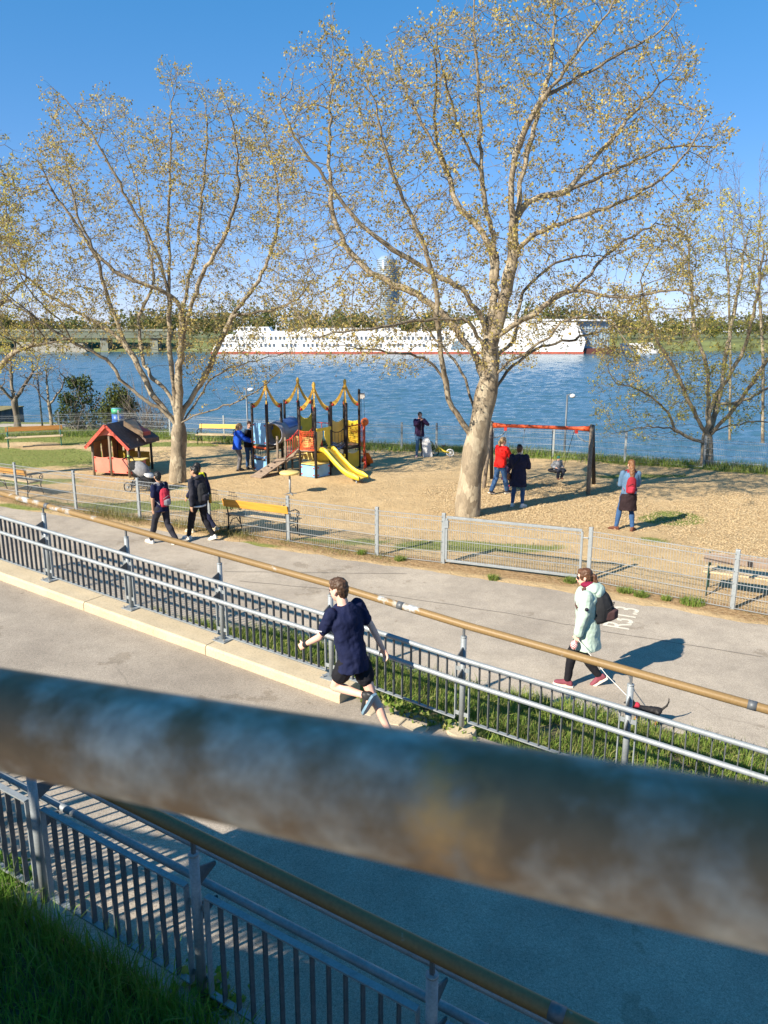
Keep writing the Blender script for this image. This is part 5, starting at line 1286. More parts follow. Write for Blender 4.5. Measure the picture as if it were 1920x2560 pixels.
# dark bush and grey thicket at the bend of the fence
def bush(label, pts, n, size, mat, stems, base, group=None, leaf=True):
    r = thing('bush', label, 'bush', base); k = MB()
    for i in range(stems):
        c, s_ = pts[i % len(pts)]; b0 = Vector(base)+Vector(rng.normal(size=3)*.35); b0.z = base[2]
        e = Vector(c)+Vector(rng.normal(size=3)*np.array(s_)*.8); m1 = b0.lerp(e, .5)+Vector(rng.normal(size=3)*.15)
        k.tube([b0, m1, e], [.022, .014, .005], 4)
        for j in range(4):
            e2 = m1.lerp(e, rng.random())+Vector(rng.normal(size=3)*.3); k.tube([m1.lerp(e, .3*rng.random()+.2), e2], [.009, .004], 3)
    k.build('stems', TWIG_D, r, kind='stuff')
    if leaf:
        V, F = leaf_cloud([c for c, _ in pts], [s_ for _, s_ in pts], n, size); npmesh('foliage', V, F, mat, r, 'stuff')
    return r
def bp(u, v, d, r): q = atd(u, v, d); return (tuple(q), (r*1.0, r*.9, r))
bush('dark green bush with loose leaves behind the left bench', [bp(200, 985, 38, .7), bp(180, 1020, 38, .65), bp(228, 1010, 38.2, .7), bp(165, 1000, 38, .4), bp(155, 1040, 38, .4), bp(210, 960, 38, .45), bp(240, 1045, 38, .6), bp(190, 1050, 38, .6), bp(178, 955, 38, .35)], 3000, .065, BUSHLEAF, 46, (-15.0, 38.0, -.2))
bush('denser olive bush beside the dark bush above the playhouse roof', [bp(292, 985, 37.5, .55), bp(285, 1010, 37.5, .65), bp(310, 1000, 37.5, .55), bp(300, 1030, 37.5, .7), bp(270, 1035, 37.5, .5), bp(325, 1020, 37.5, .45)], 3600, .06, leafmat('olive_bush_leaf', [(.09, .11, .025), (.13, .14, .035), (.06, .085, .02)], .25), 30, (-12.9, 37.6, -.3))
bush('bare grey thicket between the olive bush and the plane trunk', [bp(330, 1030, 37, .9), bp(365, 1020, 37, .8), bp(395, 1030, 36.5, .7), bp(350, 1060, 36.5, .8), bp(300, 1060, 37, .7)], 0, 0, None, 170, (-11.2, 37.2, -.6), leaf=False)

# ------------------------------------------------------------------ people
def ik(a, t, l1, l2, pole):
    a, t, pole = Vector(a), Vector(t), Vector(pole); d = t-a; L = min(d.length, (l1+l2)*.998)
    dn_ = d.normalized(); t = a+dn_*L; x = (l1*l1-l2*l2+L*L)/(2*L); h = math.sqrt(max(l1*l1-x*x, 0))
    p = (pole-dn_*pole.dot(dn_)); p = p.normalized() if p.length > 1e-5 else Vector((0, 0, 1)); return a+dn_*x+p*h, t
class Person:
    """figure in its own frame (right, forward, up), 1.75 m tall, then scaled, turned and set down"""
    def __init__(s, label, loc, heading, h=1.72, pelvis=(0, 0, .93), lean=6, bend=0, twist=0, foot_l=(-.1, .05, .0), foot_r=(.1, -.05, .0), toe_l=0, toe_r=0, hand_l=(-.24, .06, .82), hand_r=(.24, .06, .82),
                 el_l=(-.5, -1, -.2), el_r=(.5, -1, -.2), kn_l=(0, 1, 0), kn_r=(0, 1, 0), head_yaw=0, head_pitch=0, skin=SKIN, vox=.012, girth=1.0, fingers=False, group=None, curl=.5, hips=.095, turn_l=0, turn_r=0):
        s.k = h/1.75; s.hd = rad(heading); s.loc = Vector(loc); s.vox = vox; s.g = girth; s.skin = skin
        s.root = thing('person', label, 'person', loc, 0, group)
        F = Vector((math.cos(s.hd), math.sin(s.hd), 0)); Rr = Vector((F.y, -F.x, 0)); s.Mx = (Rr, F, Vector((0, 0, 1)))
        s.P = Vector(pelvis); le = rad(lean); sd_ = rad(bend); tw = rad(twist)
        s.up = Vector((math.sin(sd_), math.sin(le)*math.cos(sd_), math.cos(le)*math.cos(sd_))).normalized()
        s.S = s.P+s.up*.50; s.N = s.P+s.up*.555
        s.sr = Vector((math.cos(tw), math.sin(tw), 0)); s.sr = (s.sr-s.up*s.sr.dot(s.up)).normalized(); s.sf = s.up.cross(s.sr)
        s.SL = s.S-s.sr*.178*girth; s.SR = s.S+s.sr*.178*girth
        s.EL, s.WL = ik(s.SL, hand_l, .29, .255, el_l); s.ER, s.WR = ik(s.SR, hand_r, .29, .255, el_r)
        s.HL = s.P+Vector((-hips, 0, -.02)); s.HR = s.P+Vector((hips, 0, -.02))
        def ankle(f, toe): return Vector(f)+Vector((0, -.02-.10*math.sin(max(0, rad(-toe)))*0, .085))
        s.AL = Vector(foot_l)+Vector((0, 0, .085)); s.AR = Vector(foot_r)+Vector((0, 0, .085))
        s.KL, s.AL = ik(s.HL, s.AL, .425, .42, kn_l); s.KR, s.AR = ik(s.HR, s.AR, .425, .42, kn_r)
        s.toe = (toe_l, toe_r); s.turn = (turn_l, turn_r); s.curl = curl
        hy_, hp_ = rad(head_yaw), rad(head_pitch)
        b = Matrix((s.sr, s.sf, s.up)).transposed(); b = (b @ Matrix.Rotation(rad(-min(lean, 20)*.7), 3, 'X'))
        s.HM = b @ Matrix.Rotation(hy_, 3, 'Z') @ Matrix.Rotation(-hp_, 3, 'X')
        s.H = s.N+s.up*.085+s.sf*.015+(s.HM@Vector((0, .015, .055)))
        s.fingers = fingers; s.body()
    def w(s, v): v = Vector(v)*s.k; return s.loc+s.Mx[0]*v.x+s.Mx[1]*v.y+s.Mx[2]*v.z
    def conv(s, mb): mb.v = [tuple(s.w(v)) for v in mb.v]; return mb
    def add(s, name, mb, mat, vox=None, smooth=3, fold=0, tex=None, label=None, parent=None): return skinned(s.conv(mb), name, mat, parent or s.root, (vox or s.vox), smooth, fold, tex, label)
    def hard(s, name, mb, mat, parent=None, smooth=True, label=None): return s.conv(mb).build(name, mat, parent or s.root, smooth, None, label)
    def ring(s, c, rx, ry, t=1.0, n=18, ax=None):
        r, f = (s.sr*t+Vector((1, 0, 0))*(1-t)).normalized(), None; f = s.up.cross(r).normalized() if t > 0 else Vector((0, 1, 0))
        return [Vector(c)+r*rx*math.cos(a)+f*ry*math.sin(a) for a in np.linspace(0, 2*math.pi, n, endpoint=False)]
    def torso(s, mb, off=0.0, hem=None, flare=0.0, top=.56, belly=0):
        st_ = [(-.12, .10, .09), (-.04, .155, .11), (.06, .15, .108), (.16, .137, .10+belly), (.30, .16, .115+belly*.5), (.42, .172, .112), (.50, .145, .09), (.545, .075, .068), (top, .055, .058)]
        R = []
        if hem is not None:
            L = s.P.z-.04-hem
            for f in (1, .8, .5, .2): R.append(s.ring(s.P+Vector((0, 0, -.04-L*f)), .155*s.g+off+flare*f, .115+off+flare*f*.8, .0))
            st_ = st_[1:]
        for u, rx, ry in st_: R.append(s.ring(s.P+s.up*u, rx*s.g+off, ry*(.5+.5*s.g)+off, min(1, max(0, u/.4))))
        return mb.loft(R)
    def arm(s, mb, side, off=0.0, to=1.0, hand=False):
        S_, E_, W_ = (s.SL, s.EL, s.WL) if side < 0 else (s.SR, s.ER, s.WR)
        g = .5+.5*s.g
        if to <= .5:
            e = S_.lerp(E_, to*2); mb.chain([S_-s.up*.008, S_.lerp(e, .5), e], [.060*g+off*.6, .054*g+off*.7, .050*g+off*.85]); return
        e = E_.lerp(W_, (to-.5)*2)
        mb.chain([S_-s.up*.008*(off > 0), S_.lerp(E_, .5), E_, E_.lerp(e, .35), e], [.058*g+off*.75, .049*g+off, .041*g+off, .040*g+off, (.029*g if to > .95 else .034)+off])
    def hand(s, mb, side):
        E_, W_ = (s.EL, s.WL) if side < 0 else (s.ER, s.WR); d = (W_-E_).normalized()
        n = (Vector((-side, 0, 0))-d*d.dot(Vector((-side, 0, 0)))); n = n.normalized() if n.length > .1 else Vector((0, 0, -1)); a = d.cross(n)
        if a.dot(Vector((0, 1, .3))) < 0: a = -a
        c = W_+d*.045; mb.cap(W_-d*.02, W_+d*.01, .027, .026, 8)
        mb.loft([[W_+d*q+a*.036*w*math.cos(t_)+n*.015*math.sin(t_) for t_ in np.linspace(0, 2*math.pi, 12, endpoint=False)] for q, w in ((.0, .7), (.03, 1.0), (.085, 1.1), (.095, .9))])
        if s.fingers:
            for i, (x, L) in enumerate(((.029, .075), (.010, .085), (-.010, .08), (-.029, .062))):
                p = W_+d*.085+a*x; dd = d.copy(); pts = [p-d*.02]; cu = s.curl
                for q in range(3): dd = (dd+n*cu*(.5+.35*q)).normalized(); p = p+dd*L*(.45, .32, .25)[q]; pts.append(p)
                mb.chain(pts, [.0095, .0092, .0085, .0072], 8)
            p = W_+d*.03+a*.030; mb.chain([p, p+(a*.7+d*.6+n*.2).normalized()*.035, p+(a*.5+d*.75+n*.5).normalized()*.065], [.012, .010, .008], 8)
        else:
            for x in (.028, .009, -.009, -.028): p = W_+d*.085+a*x; q = p+(d+n*s.curl*.6).normalized()*.045; mb.chain([p-d*.015, q, q+(d+n*s.curl*2).normalized()*.035], [.010, .0095, .008], 6)
            p = W_+d*.03+a*.032; mb.chain([p, p+(a*.6+d*.7+n*.3).normalized()*.055], [.012, .009], 6)
    def leg(s, mb, side, off=0.0, to=1.0, loose=0.0):
        H_, K_, A_ = (s.HL, s.KL, s.AL) if side < 0 else (s.HR, s.KR, s.AR); g = .6+.4*s.g
        if to <= .5: e = H_.lerp(K_, to*2); mb.chain([H_, H_.lerp(e, .5), e], [.088*g+off, .085*g+off+loose*.5, .078*g+off+loose]); return
        e = K_.lerp(A_, (to-.5)*2); b_ = (K_-(H_+A_)/2); b_ = b_.normalized()*-.012 if b_.length > .01 else Vector((0, -.012, 0))
        mb.chain([H_, H_.lerp(K_, .45), K_, K_.lerp(e, .30)+b_, K_.lerp(e, .62), e], [.088*g+off, .074*g+off, .054*g+off, .056*g+off+loose*.4, .045*g+off+loose*.8, .036*g+off+loose])
    def footframe(s, i):
        A_, K_ = (s.AL, s.KL) if i == 0 else (s.AR, s.KR); p = rad(s.toe[i]); y = rad(s.turn[i])
        f = Vector((math.sin(y)*math.cos(p), math.cos(y)*math.cos(p), math.sin(p))); r = f.cross(Vector((0, 0, 1))).normalized(); return A_, f, r, r.cross(f).normalized()
    def body(s):
        m = MB(); s.torso(m, -.006)
        for sd_ in (-1, 1): s.arm(m, sd_, -.002); s.hand(m, sd_); s.leg(m, sd_, -.002)
        for i in (0, 1):
            A_, f, r, u = s.footframe(i); m.chain([A_, A_-u*.045+f*.02, A_-u*.058+f*.12], [.036, .038, .028])
        m.chain([s.N-s.up*.02, s.N+s.up*.05, s.H-s.HM@Vector((0, .015, .045))], [.060, .054, .055])
        h = lambda x, y, z: s.H+s.HM@Vector((x, y, z))
        m.ell(h(0, -.012, .035), (.074, .092, .088), 16, 12, s.HM); m.ell(h(0, .02, -.03), (.061, .072, .085), 14, 10, s.HM); m.ell(h(0, .045, -.085), (.036, .036, .03), 10, 8, s.HM)
        m.ell(h(0, .070, .025), (.055, .022, .022), 10, 8, s.HM)
        m.chain([h(0, .088, .02), h(0, .104, -.022)], [.010, .0145], 8); m.ell(h(0, .085, -.058), (.026, .014, .012), 8, 6, s.HM)
        for x in (-1, 1): m.ell(h(.076*x, -.005, -.008), (.012, .022, .033), 8, 6, s.HM)
        s.add('body', m, s.skin, min(s.vox, .011), 3)
        k = MB()
        for x in (-1, 1): k.ell(h(.031*x, .083, .006), (.013, .009, .008), 8, 6, s.HM)
        s.hard('eyes', k, M('eye_dark', (.03, .022, .018), .3, .1, 9, bmp=0))
        s.hard('mouth', MB().ell(h(0, .0945, -.058), (.021, .006, .006), 8, 6, s.HM), M('lip', (.40, .14, .11), .5, .1, 9, bmp=0))
    def hair(s, mat, style='short', th=.014):
        h = lambda x, y, z: s.H+s.HM@Vector((x, y, z)); m = MB(); e = lambda x, y, z, r: m.ell(h(x, y, z), r, 14, 10, s.HM)
        e(0, -.020, .050, (.080, .092, .085)); e(0, -.045, .015, (.074, .070, .085)); e(0, .028, .085, (.060, .058, .040))
        if style == 'short': e(0, -.052, -.03, (.058, .050, .06)); e(.052, .0, .05, (.026, .06, .05)); e(-.052, .0, .05, (.026, .06, .05))
        if style in ('pony', 'long', 'bun'): e(.05, .01, .03, (.032, .055, .07)); e(-.05, .01, .03, (.032, .055, .07)); e(0, -.055, -.03, (.06, .05, .06))
        o = s.add('hair', m, mat, min(s.vox, .009), 2, .022, CURL)
        if style == 'pony': 
            k = MB().chain([h(0, -.095, .03), h(0, -.135, .0), h(0, -.135, -.08), h(.01, -.125, -.17), h(.01, -.12, -.24)], [.028, .034, .036, .028, .012]); s.add('ponytail', k, mat, .009, 2, .02, CURL)
        if style == 'long':
            k = MB().chain([h(0, -.08, .03), h(0, -.10, -.06), h(.0, -.125, -.2), h(.02, -.14, -.34), h(.03, -.15, -.44)], [.06, .068, .066, .055, .025]); s.add('long_hair', k, mat, .011, 2, .03, CURL)
        if style == 'bun': s.add('hair_bun', MB().ell(h(0, -.115, .05), .042, 12, 8), mat, .009, 1, .02, CURL)
        return o
    def top(s, name, mat, off=.02, hem=None, flare=.0, sleeve=1.0, fold=.022, vox=None, belly=0, collar=.56):
        m = MB(); s.torso(m, off, hem, flare, collar, belly)
        for sd_ in (-1, 1): s.arm(m, sd_, off*.72, sleeve)
        return s.add(name, m, mat, vox or s.vox, 3, fold)
    def trousers(s, mat, off=.012, to=1.0, loose=.0, name='trousers', fold=.016):
        m = MB(); m.loft([s.ring(s.P+s.up*u, rx*s.g+off, ry+off, 0) for u, rx, ry in ((-.10, .12, .10), (-.04, .155, .112), (.05, .152, .11), (.11, .142, .104))])
        for sd_ in (-1, 1): s.leg(m, sd_, off, to, loose)
        return s.add(name, m, mat, s.vox, 3, fold)
    def shoes(s, mat, solem, L=.27, high=0):
        for i in (0, 1):
            A_, f, r, u = s.footframe(i); m = MB()
            m.loft([[A_+f*x-u*(.072-hh/2)+r*wd*math.cos(t_)+u*hh*.5*math.sin(t_) for t_ in np.linspace(0, 2*math.pi, 12, endpoint=False)] for x, wd, hh in ((-.075, .022, .05), (-.06, .034, .085), (-.01, .038, .105), (.06, .043, .085), (.12, .046, .062), (.165, .038, .05), (.185, .02, .034))])
            m.chain([A_-u*.02, A_+u*(.015+high)], [.043, .042])
            o = s.add('shoe', m, mat, .010, 2)
            k = MB().loft([[A_+f*x*1.02+r*(wd+.006)*sg-u*zz for sg, zz in ((-1, .083), (1, .083), (1, .058), (-1, .058))] for x, wd in ((-.085, .026), (-.05, .038), (.0, .036), (.06, .042), (.12, .046), (.165, .038), (.19, .018))])
            s.hard('sole', k, solem, o, False)
    def strap_line(s, pts, mat, name='strap', r=.016, parent=None):
        return s.hard(name, MB().tube(pts, r, 8), mat, parent)
NAVY = cloth('navy_cloth', (.009, .013, .045)); NAVYD = cloth('dark_navy_cloth', (.014, .017, .042)); BLK = cloth('black_cloth', (.012, .012, .016)); CHAR = cloth('charcoal_cloth', (.028, .028, .038))
MINT = cloth('mint_coat', (.43, .54, .46), .09); JEANS = cloth('blue_jeans', (.035, .085, .19), .25); JEANSL = cloth('light_jeans', (.10, .20, .34), .25); REDF = cloth('red_fleece', (.62, .015, .012), .12)
BLUEJ = cloth('bright_blue_jacket', (.012, .075, .50), .15); GREYT = cloth('grey_trousers', (.13, .125, .13)); DENIM = cloth('denim_jacket', (.085, .155, .25), .25); PURP = cloth('plum_jacket', (.035, .018, .055), .25); ORJ = cloth('orange_suit', (.72, .13, .01), .12)
WHITE = M('white_trainer', (.70, .68, .64), .55, .06, 12, bmp=.1); SOLEW = M('pale_sole', (.66, .62, .54), .6, .08, 12, bmp=0); BSHOE = M('black_shoe', (.02, .02, .022), .5, .2, 12); PLUMS = cloth('plum_trainer', (.20, .055, .075), .15); BROWNS = cloth('brown_shoe', (.13, .05, .03)); PINKS = cloth('pink_shoe', (.50, .28, .28))
HBLK = M('black_hair', (.013, .011, .010), .45, .3, 30, bmp=.5); HBRN = M('brown_hair', (.065, .034, .018), .5, .35, 40, bmp=.6); HAUB = M('auburn_hair', (.17, .075, .03), .5, .4, 30, bmp=.6); HBLD = M('blond_hair', (.30, .20, .10), .5, .35, 30, bmp=.6); HCHE = M('chestnut_hair', (.10, .045, .022), .48, .4, 35, bmp=.6)
def worn_pack(label, p, mat, mat2, trim, width=.145, hgt=.42, depth=.075, low=.06, strapm=None, name='backpack', vox=.011):
    "pack on the wearer's back: bag body, front pocket, two shoulder straps"
    o = thing(name, label, name, p.w(p.P+p.up*(low+.1)-p.sf*.2)); st_ = strapm or mat
    def q(x, z, d): return p.P+p.sr*x+p.up*z-p.sf*d
    m = MB().loft([[q(x*wd, z, .12+dd) for x, dd in ((-1, 0), (-.92, dp*.8), (-.5, dp*1.5), (0, dp*1.7), (.5, dp*1.5), (.92, dp*.8), (1, 0), (0, -.01))] for z, wd, dp in ((low, width*.85, depth*.7), (low+.04, width, depth), (low+.2, width*1.03, depth*1.15), (low+hgt*.8, width*.92, depth*.9), (low+hgt*.95, width*.66, depth*.6), (low+hgt, width*.3, depth*.35))])
    skinned(p.conv(m), 'bag_body', mat, o, vox, 3, .012)
    m = MB().loft([[q(x*wd, z, .12+dd) for x, dd in ((-1, dp*.8), (-.6, dp*1.5), (0, dp*1.8), (.6, dp*1.5), (1, dp*.8), (0, dp*.5))] for z, wd, dp in ((low+.02, width*.6, depth*1.05), (low+.05, width*.78, depth*1.3), (low+hgt*.38, width*.8, depth*1.35), (low+hgt*.45, width*.6, depth*1.1))])
    skinned(p.conv(m), 'front_pocket', mat2, o, vox, 2, .006)
    for sg in (-1, 1):
        pts = [q(sg*.075, low+hgt*.93, .11), p.S+p.sr*sg*.085-p.sf*.06+p.up*.085, p.S+p.sr*sg*.10+p.sf*.05+p.up*.07, p.P+p.sr*sg*.13+p.up*.34+p.sf*.15, p.P+p.sr*sg*.165+p.up*.2+p.sf*.06, q(sg*.14, low+.06, .10)]
        k = MB(); fine = smooth_line(resample(pts, .04), 2)
        for a, b_ in zip(fine, fine[1:]): k.bar(a, b_+(b_-a)*.15, .05, .014, (a-(p.P+p.up*.3)).normalized())
        p.conv(k).build('shoulder_strap', st_, o)
    k = MB().tube([q(-.03, low+hgt*.97, .12), q(0, low+hgt*1.06, .13), q(.03, low+hgt*.97, .12)], .009, 6); p.conv(k).build('carry_loop', trim, o, True)
    k = MB(); zz = low+hgt*.62; k.tube([q(x*width*.8, zz-abs(x)*.07, .12+depth*(1.95-.75*x*x)) for x in np.linspace(-1, 1, 9)], .006, 5); p.conv(k).build('zip', trim, o, True)
    return o
G3 = 'three young men walking along the path'
# three young men on the path
p = Person('young man in navy T-shirt with red backpack and hands in pockets', (-5.0, 16.85, 0), 150, 1.70, pelvis=(0, 0, .895), lean=3, foot_l=(-.09, .30, .0), foot_r=(.10, -.31, .03), toe_r=-22, toe_l=6, hand_l=(-.20, .06, .86), hand_r=(.21, .06, .86), el_l=(-1, -.7, 0), el_r=(1, -.7, 0), head_yaw=-28, skin=SKIN_T, group=G3)
p.hair(HBLK); p.top('t_shirt', NAVY, .026, .80, .012, .36); p.trousers(CHAR, .016, .97, .006); p.shoes(WHITE, SOLEW)
GREYP = cloth('grey_pack_cloth', (.25, .25, .27)); REDP = cloth('red_pack_cloth', (.42, .03, .055))
worn_pack('red and grey backpack on the young man in the navy T-shirt', p, REDP, GREYP, GREYP, .14, .42, .07, .02, GREYP)
p = Person('young man in a black hoodie with a black backpack', (-4.25, 17.22, 0), 152, 1.76, pelvis=(0, 0, .90), lean=3, foot_l=(-.09, .27, .0), foot_r=(.10, -.30, .03), toe_r=-20, hand_l=(-.26, -.02, .82), hand_r=(.26, .1, .84), head_yaw=8, skin=SKIN_T, group=G3)
p.hair(HBLK); p.top('hoodie', CHAR, .034, .86, .0, .98, .026); m = MB().torso if False else None
k = MB().ell(p.N-p.sf*.07+p.up*.0, (.12, .075, .06), 14, 10); p.add('hood', k, CHAR, .011, 3, .02)
p.hard('shirt_hem', MB().loft([p.ring(p.P+p.up*u, .185, .145, 0) for u in (-.10, -.065)]), WHITEF); p.trousers(BLK, .014, .97, .002); p.shoes(WHITE, SOLEW)
bp_ = worn_pack('black backpack with a white emblem on the man in the hoodie', p, BLKF, CHAR, BLKF, .145, .44, .075, .0)
# the white swoosh-like flash of the pack, as flat print
def q_(x, z): return p.P+p.sr*x+p.up*z-p.sf*(.12+.075*2.05-abs(x)*.25)
k = MB(); pr = [(-.02, .10), (.02, .06), (.10, .16), (.045, .095), (.02, .085)]; k.prism([q_(x, z) for x, z in pr], -p.sf*.004)
for i in range(4): k.prism([q_(.0+.02*i, .115+.012*i), q_(.012+.02*i, .12+.012*i), q_(.03+.02*i, .19+.01*i), q_(.018+.02*i, .185+.01*i)], -p.sf*.004)
p.conv(k).build('white_emblem', WHITEF, bp_)
p = Person('young man half hidden behind the hoodie, with a yellow neck cloth', (-4.36, 17.9, 0), 155, 1.72, pelvis=(0, 0, .90), lean=3, foot_l=(-.09, .26, .0), foot_r=(.10, -.30, .05), toe_r=-28, hand_l=(-.27, .18, .92), hand_r=(.26, -.08, .84), head_yaw=-25, skin=SKIN_T, group=G3)
p.hair(HBLK); p.top('jacket', NAVYD, .032, .84, .0, .96); p.trousers(NAVYD, .014, .97, .004); p.shoes(M('beige_shoe', (.50, .42, .28), .6, .1, 9), SOLEW)
NEON = cloth('neon_yellow', (.72, .72, .03), .08)
p.add('neck_cloth', MB().ell(p.N-p.sf*.02, (.095, .085, .04), 14, 8).chain([p.N+p.sr*.05-p.sf*.09, p.N+p.sr*.09-p.sf*.11-p.up*.09], [.035, .02]), NEON, .010, 2, .02); p.add('cuff', MB().cap(p.EL.lerp(p.WL, .82), p.EL.lerp(p.WL, 1.0), .045, .045), NEON, .010, 2)
p.hard('flag_cloth', MB().box(p.P+Vector((.20, -.12, -.08)), (.05, .06, .22)), M('ochre_cloth', (.50, .28, .04), .8))

# runner
p = Person('runner in navy T-shirt and black shorts on the ramp', (-.30, 6.92, float(z_ramp(-.3))), 144, 1.68, pelvis=(0, .0, .94), lean=10, bend=-3, twist=-12, girth=.92, hips=.078, foot_l=(-.05, -.20, .50), foot_r=(.07, -.44, .05), toe_l=-62, toe_r=-40, kn_l=(0, 1, .35), kn_r=(0, 1, .1),
           hand_l=(-.20, .46, 1.02), hand_r=(.34, -.20, .84), el_l=(-.35, -1, -.9), el_r=(.6, -1, -.1), head_yaw=14, head_pitch=-8, skin=SKIN_P, vox=.009, fingers=True, curl=1.0)
p.hair(HBRN, 'short'); p.top('t_shirt', NAVY, .030, .815, .020, .34, .034)
m = MB(); m.loft([p.ring(p.P+p.up*u, rx, ry, 0) for u, rx, ry in ((-.12, .12, .105), (-.04, .158, .118), (.05, .148, .110), (.10, .135, .10))])
for sd_ in (-1, 1): p.leg(m, sd_, .010, .27, .014)
so_ = p.add('shorts', m, BLK, .009, 3, .024)
p.shoes(BSHOE, M('blue_grey_sole', (.16, .26, .34), .5, .25, 14, bmp=0)); p.add('watch', MB().cap(p.EL.lerp(p.WL, .90), p.EL.lerp(p.WL, .99), .036, .036).ell(p.EL.lerp(p.WL, .95)+Vector((0, 0, .034)), (.022, .022, .01)), BLKF, .006, 1)
p.hard('sleeve_print', MB().prism([p.SL.lerp(p.EL, .62)+Vector((-.088, -.045, -.0)), p.SL.lerp(p.EL, .62)+Vector((-.092, .02, .0)), p.SL.lerp(p.EL, .62)+Vector((-.092, .02, .008)), p.SL.lerp(p.EL, .62)+Vector((-.088, -.045, .008))], (-.006, 0, 0)), WHITEF, None, False)

# woman in the mint coat, her dog and her pack
p = Person('woman in a pale mint hooded coat walking along the path', (2.72, 9.66, 0), 163, 1.70, pelvis=(0, .0, .90), lean=4, foot_l=(-.08, .22, .0), foot_r=(.09, -.20, .05), toe_l=4, toe_r=-36, turn_l=6, turn_r=-6, hand_l=(-.27, .12, .79), hand_r=(.27, .1, .80), el_l=(-.5, -1, 0), head_yaw=2, skin=SKIN_P, vox=.010, fingers=True, girth=1.10, curl=.7)
p.hair(HCHE, 'pony'); p.top('coat', MINT, .050, .60, .045, .97, .024)
p.trousers(BLK, .010, .96, .004); p.shoes(PLUMS, SOLEW)
p.add('hood', MB().ell(p.N-p.sf*.075-p.up*.0, (.175, .125, .085), 16, 10).ell(p.N-p.sf*.15-p.up*.05, (.15, .085, .10), 14, 8), MINT, .010, 3, .025)
p.add('scarf', MB().ell(p.N+p.up*.045-p.sf*.01, (.118, .112, .06), 16, 10).ell(p.N+p.up*.0-p.sf*.07, (.10, .06, .05), 12, 8), cloth('wine_scarf', (.20, .012, .045)), .010, 2, .025)
p.hard('arm_badge', MB().tube([p.SL.lerp(p.EL, .52)+Vector((-.112, -.03, .0)), p.SL.lerp(p.EL, .52)+Vector((-.120, -.03, .0))], .026, 12), CHAR)
p.hard('sunglasses', MB().box(p.H+p.HM@Vector((0, .09, .012)), (.13, .02, .035), mat=p.HM), BLK, None, False)
worn_pack('black and brown dog-carrier backpack worn over the mint coat', p, BLKF, cloth('brown_pack_cloth', (.075, .04, .04)), BLKF, .165, .44, .12, .08, cloth('brown_strap', (.09, .05, .045)))
tb_ = thing('treat_bag', 'red and white patterned treat bag in the hand of the woman in mint', 'bag', p.w(p.WL))
m, nt, b = new_mat('red_white_check'); ck = node(nt, 'ShaderNodeTexChecker'); ck.inputs['Scale'].default_value = 70; ck.inputs[1].default_value = (.55, .03, .05, 1); ck.inputs[2].default_value = (.75, .72, .70, 1); nt.links.new(coords(nt), ck.inputs[0]); nt.links.new(ck.outputs[0], b.inputs['Base Color'])
dW = (p.WL-p.EL).normalized(); skinned(p.conv(MB().ell(p.WL+dW*.12+Vector((-.02, .02, -.03)), (.035, .05, .07), 12, 8)), 'pouch', m, tb_, .008, 2, .01)
DOGP = Vector((3.22, 8.62, .02))
lea = MB().tube([p.w(p.WL+dW*.06), p.w(p.WL+dW*.06).lerp(DOGP+Vector((-.1, .05, .2)), .5)-Vector((0, 0, .05)), DOGP+Vector((-.11, .02, .20))], .0042, 6)
tag(lea.build('leash', WHITE), 'white leash running from the woman in mint to the black dog', 'leash')
dg_ = thing('dog', 'small black and tan dog on a white leash behind the ramp railing', 'dog', DOGP)
def dq(x, y, z): h_ = rad(168); return DOGP+.72*Vector((math.cos(h_)*x-math.sin(h_)*y, math.sin(h_)*x+math.cos(h_)*y, z))
m = MB().chain([dq(.16, 0, .235), dq(.05, 0, .22), dq(-.08, 0, .235), dq(-.19, 0, .24)], [.055, .060, .052, .046]).chain([dq(.17, 0, .26), dq(.24, 0, .34)], [.038, .032]).ell(dq(.27, 0, .36), (.042, .038, .036)).chain([dq(.30, 0, .35), dq(.37, 0, .33)], [.022, .014])
for x, y in ((.14, .045), (.14, -.045)): m.chain([dq(x, y, .2), dq(x-.015, y, .11), dq(x, y, .05), dq(x+.02, y, .015)], [.026, .017, .012, .013])
for x, y in ((-.17, .045), (-.2, -.045)): m.chain([dq(x, y, .22), dq(x+.05, y, .15), dq(x-.045, y, .09), dq(x-.03, y, .03), dq(x, y, .014)], [.036, .024, .014, .012, .013])
m.chain([dq(-.24, 0, .27), dq(-.31, 0, .34), dq(-.34, .01, .43), dq(-.33, .02, .50)], [.016, .013, .010, .006])
skinned(m, 'body', M('black_fur', (.016, .014, .014), .6, .3, 30, bmp=.4), dg_, .008, 2, .008, CURL)
k = MB()
for y in (.035, -.035): k.prism([dq(.245, y*.6, .39), dq(.255, y*1.6, .385), dq(.245, y*1.25, .47)], dq(.02, 0, 0)-dq(0, 0, 0))
k.build('ears', MATS['black_fur'], dg_)
k = MB()
for x, y in ((.16, .045), (.16, -.045), (-.17, .045), (-.2, -.045)): k.cap(dq(x-.01, y, .07), dq(x+.02, y, .017), .016, .016, 8)
skinned(k, 'tan_paws', M('tan_fur', (.30, .15, .05), .7, .25, 30, bmp=.4), dg_, .007, 1)
skinned(MB().cap(dq(.17, 0, .30), dq(.19, 0, .28), .044, .044), 'collar', REDP, dg_, .008, 1)

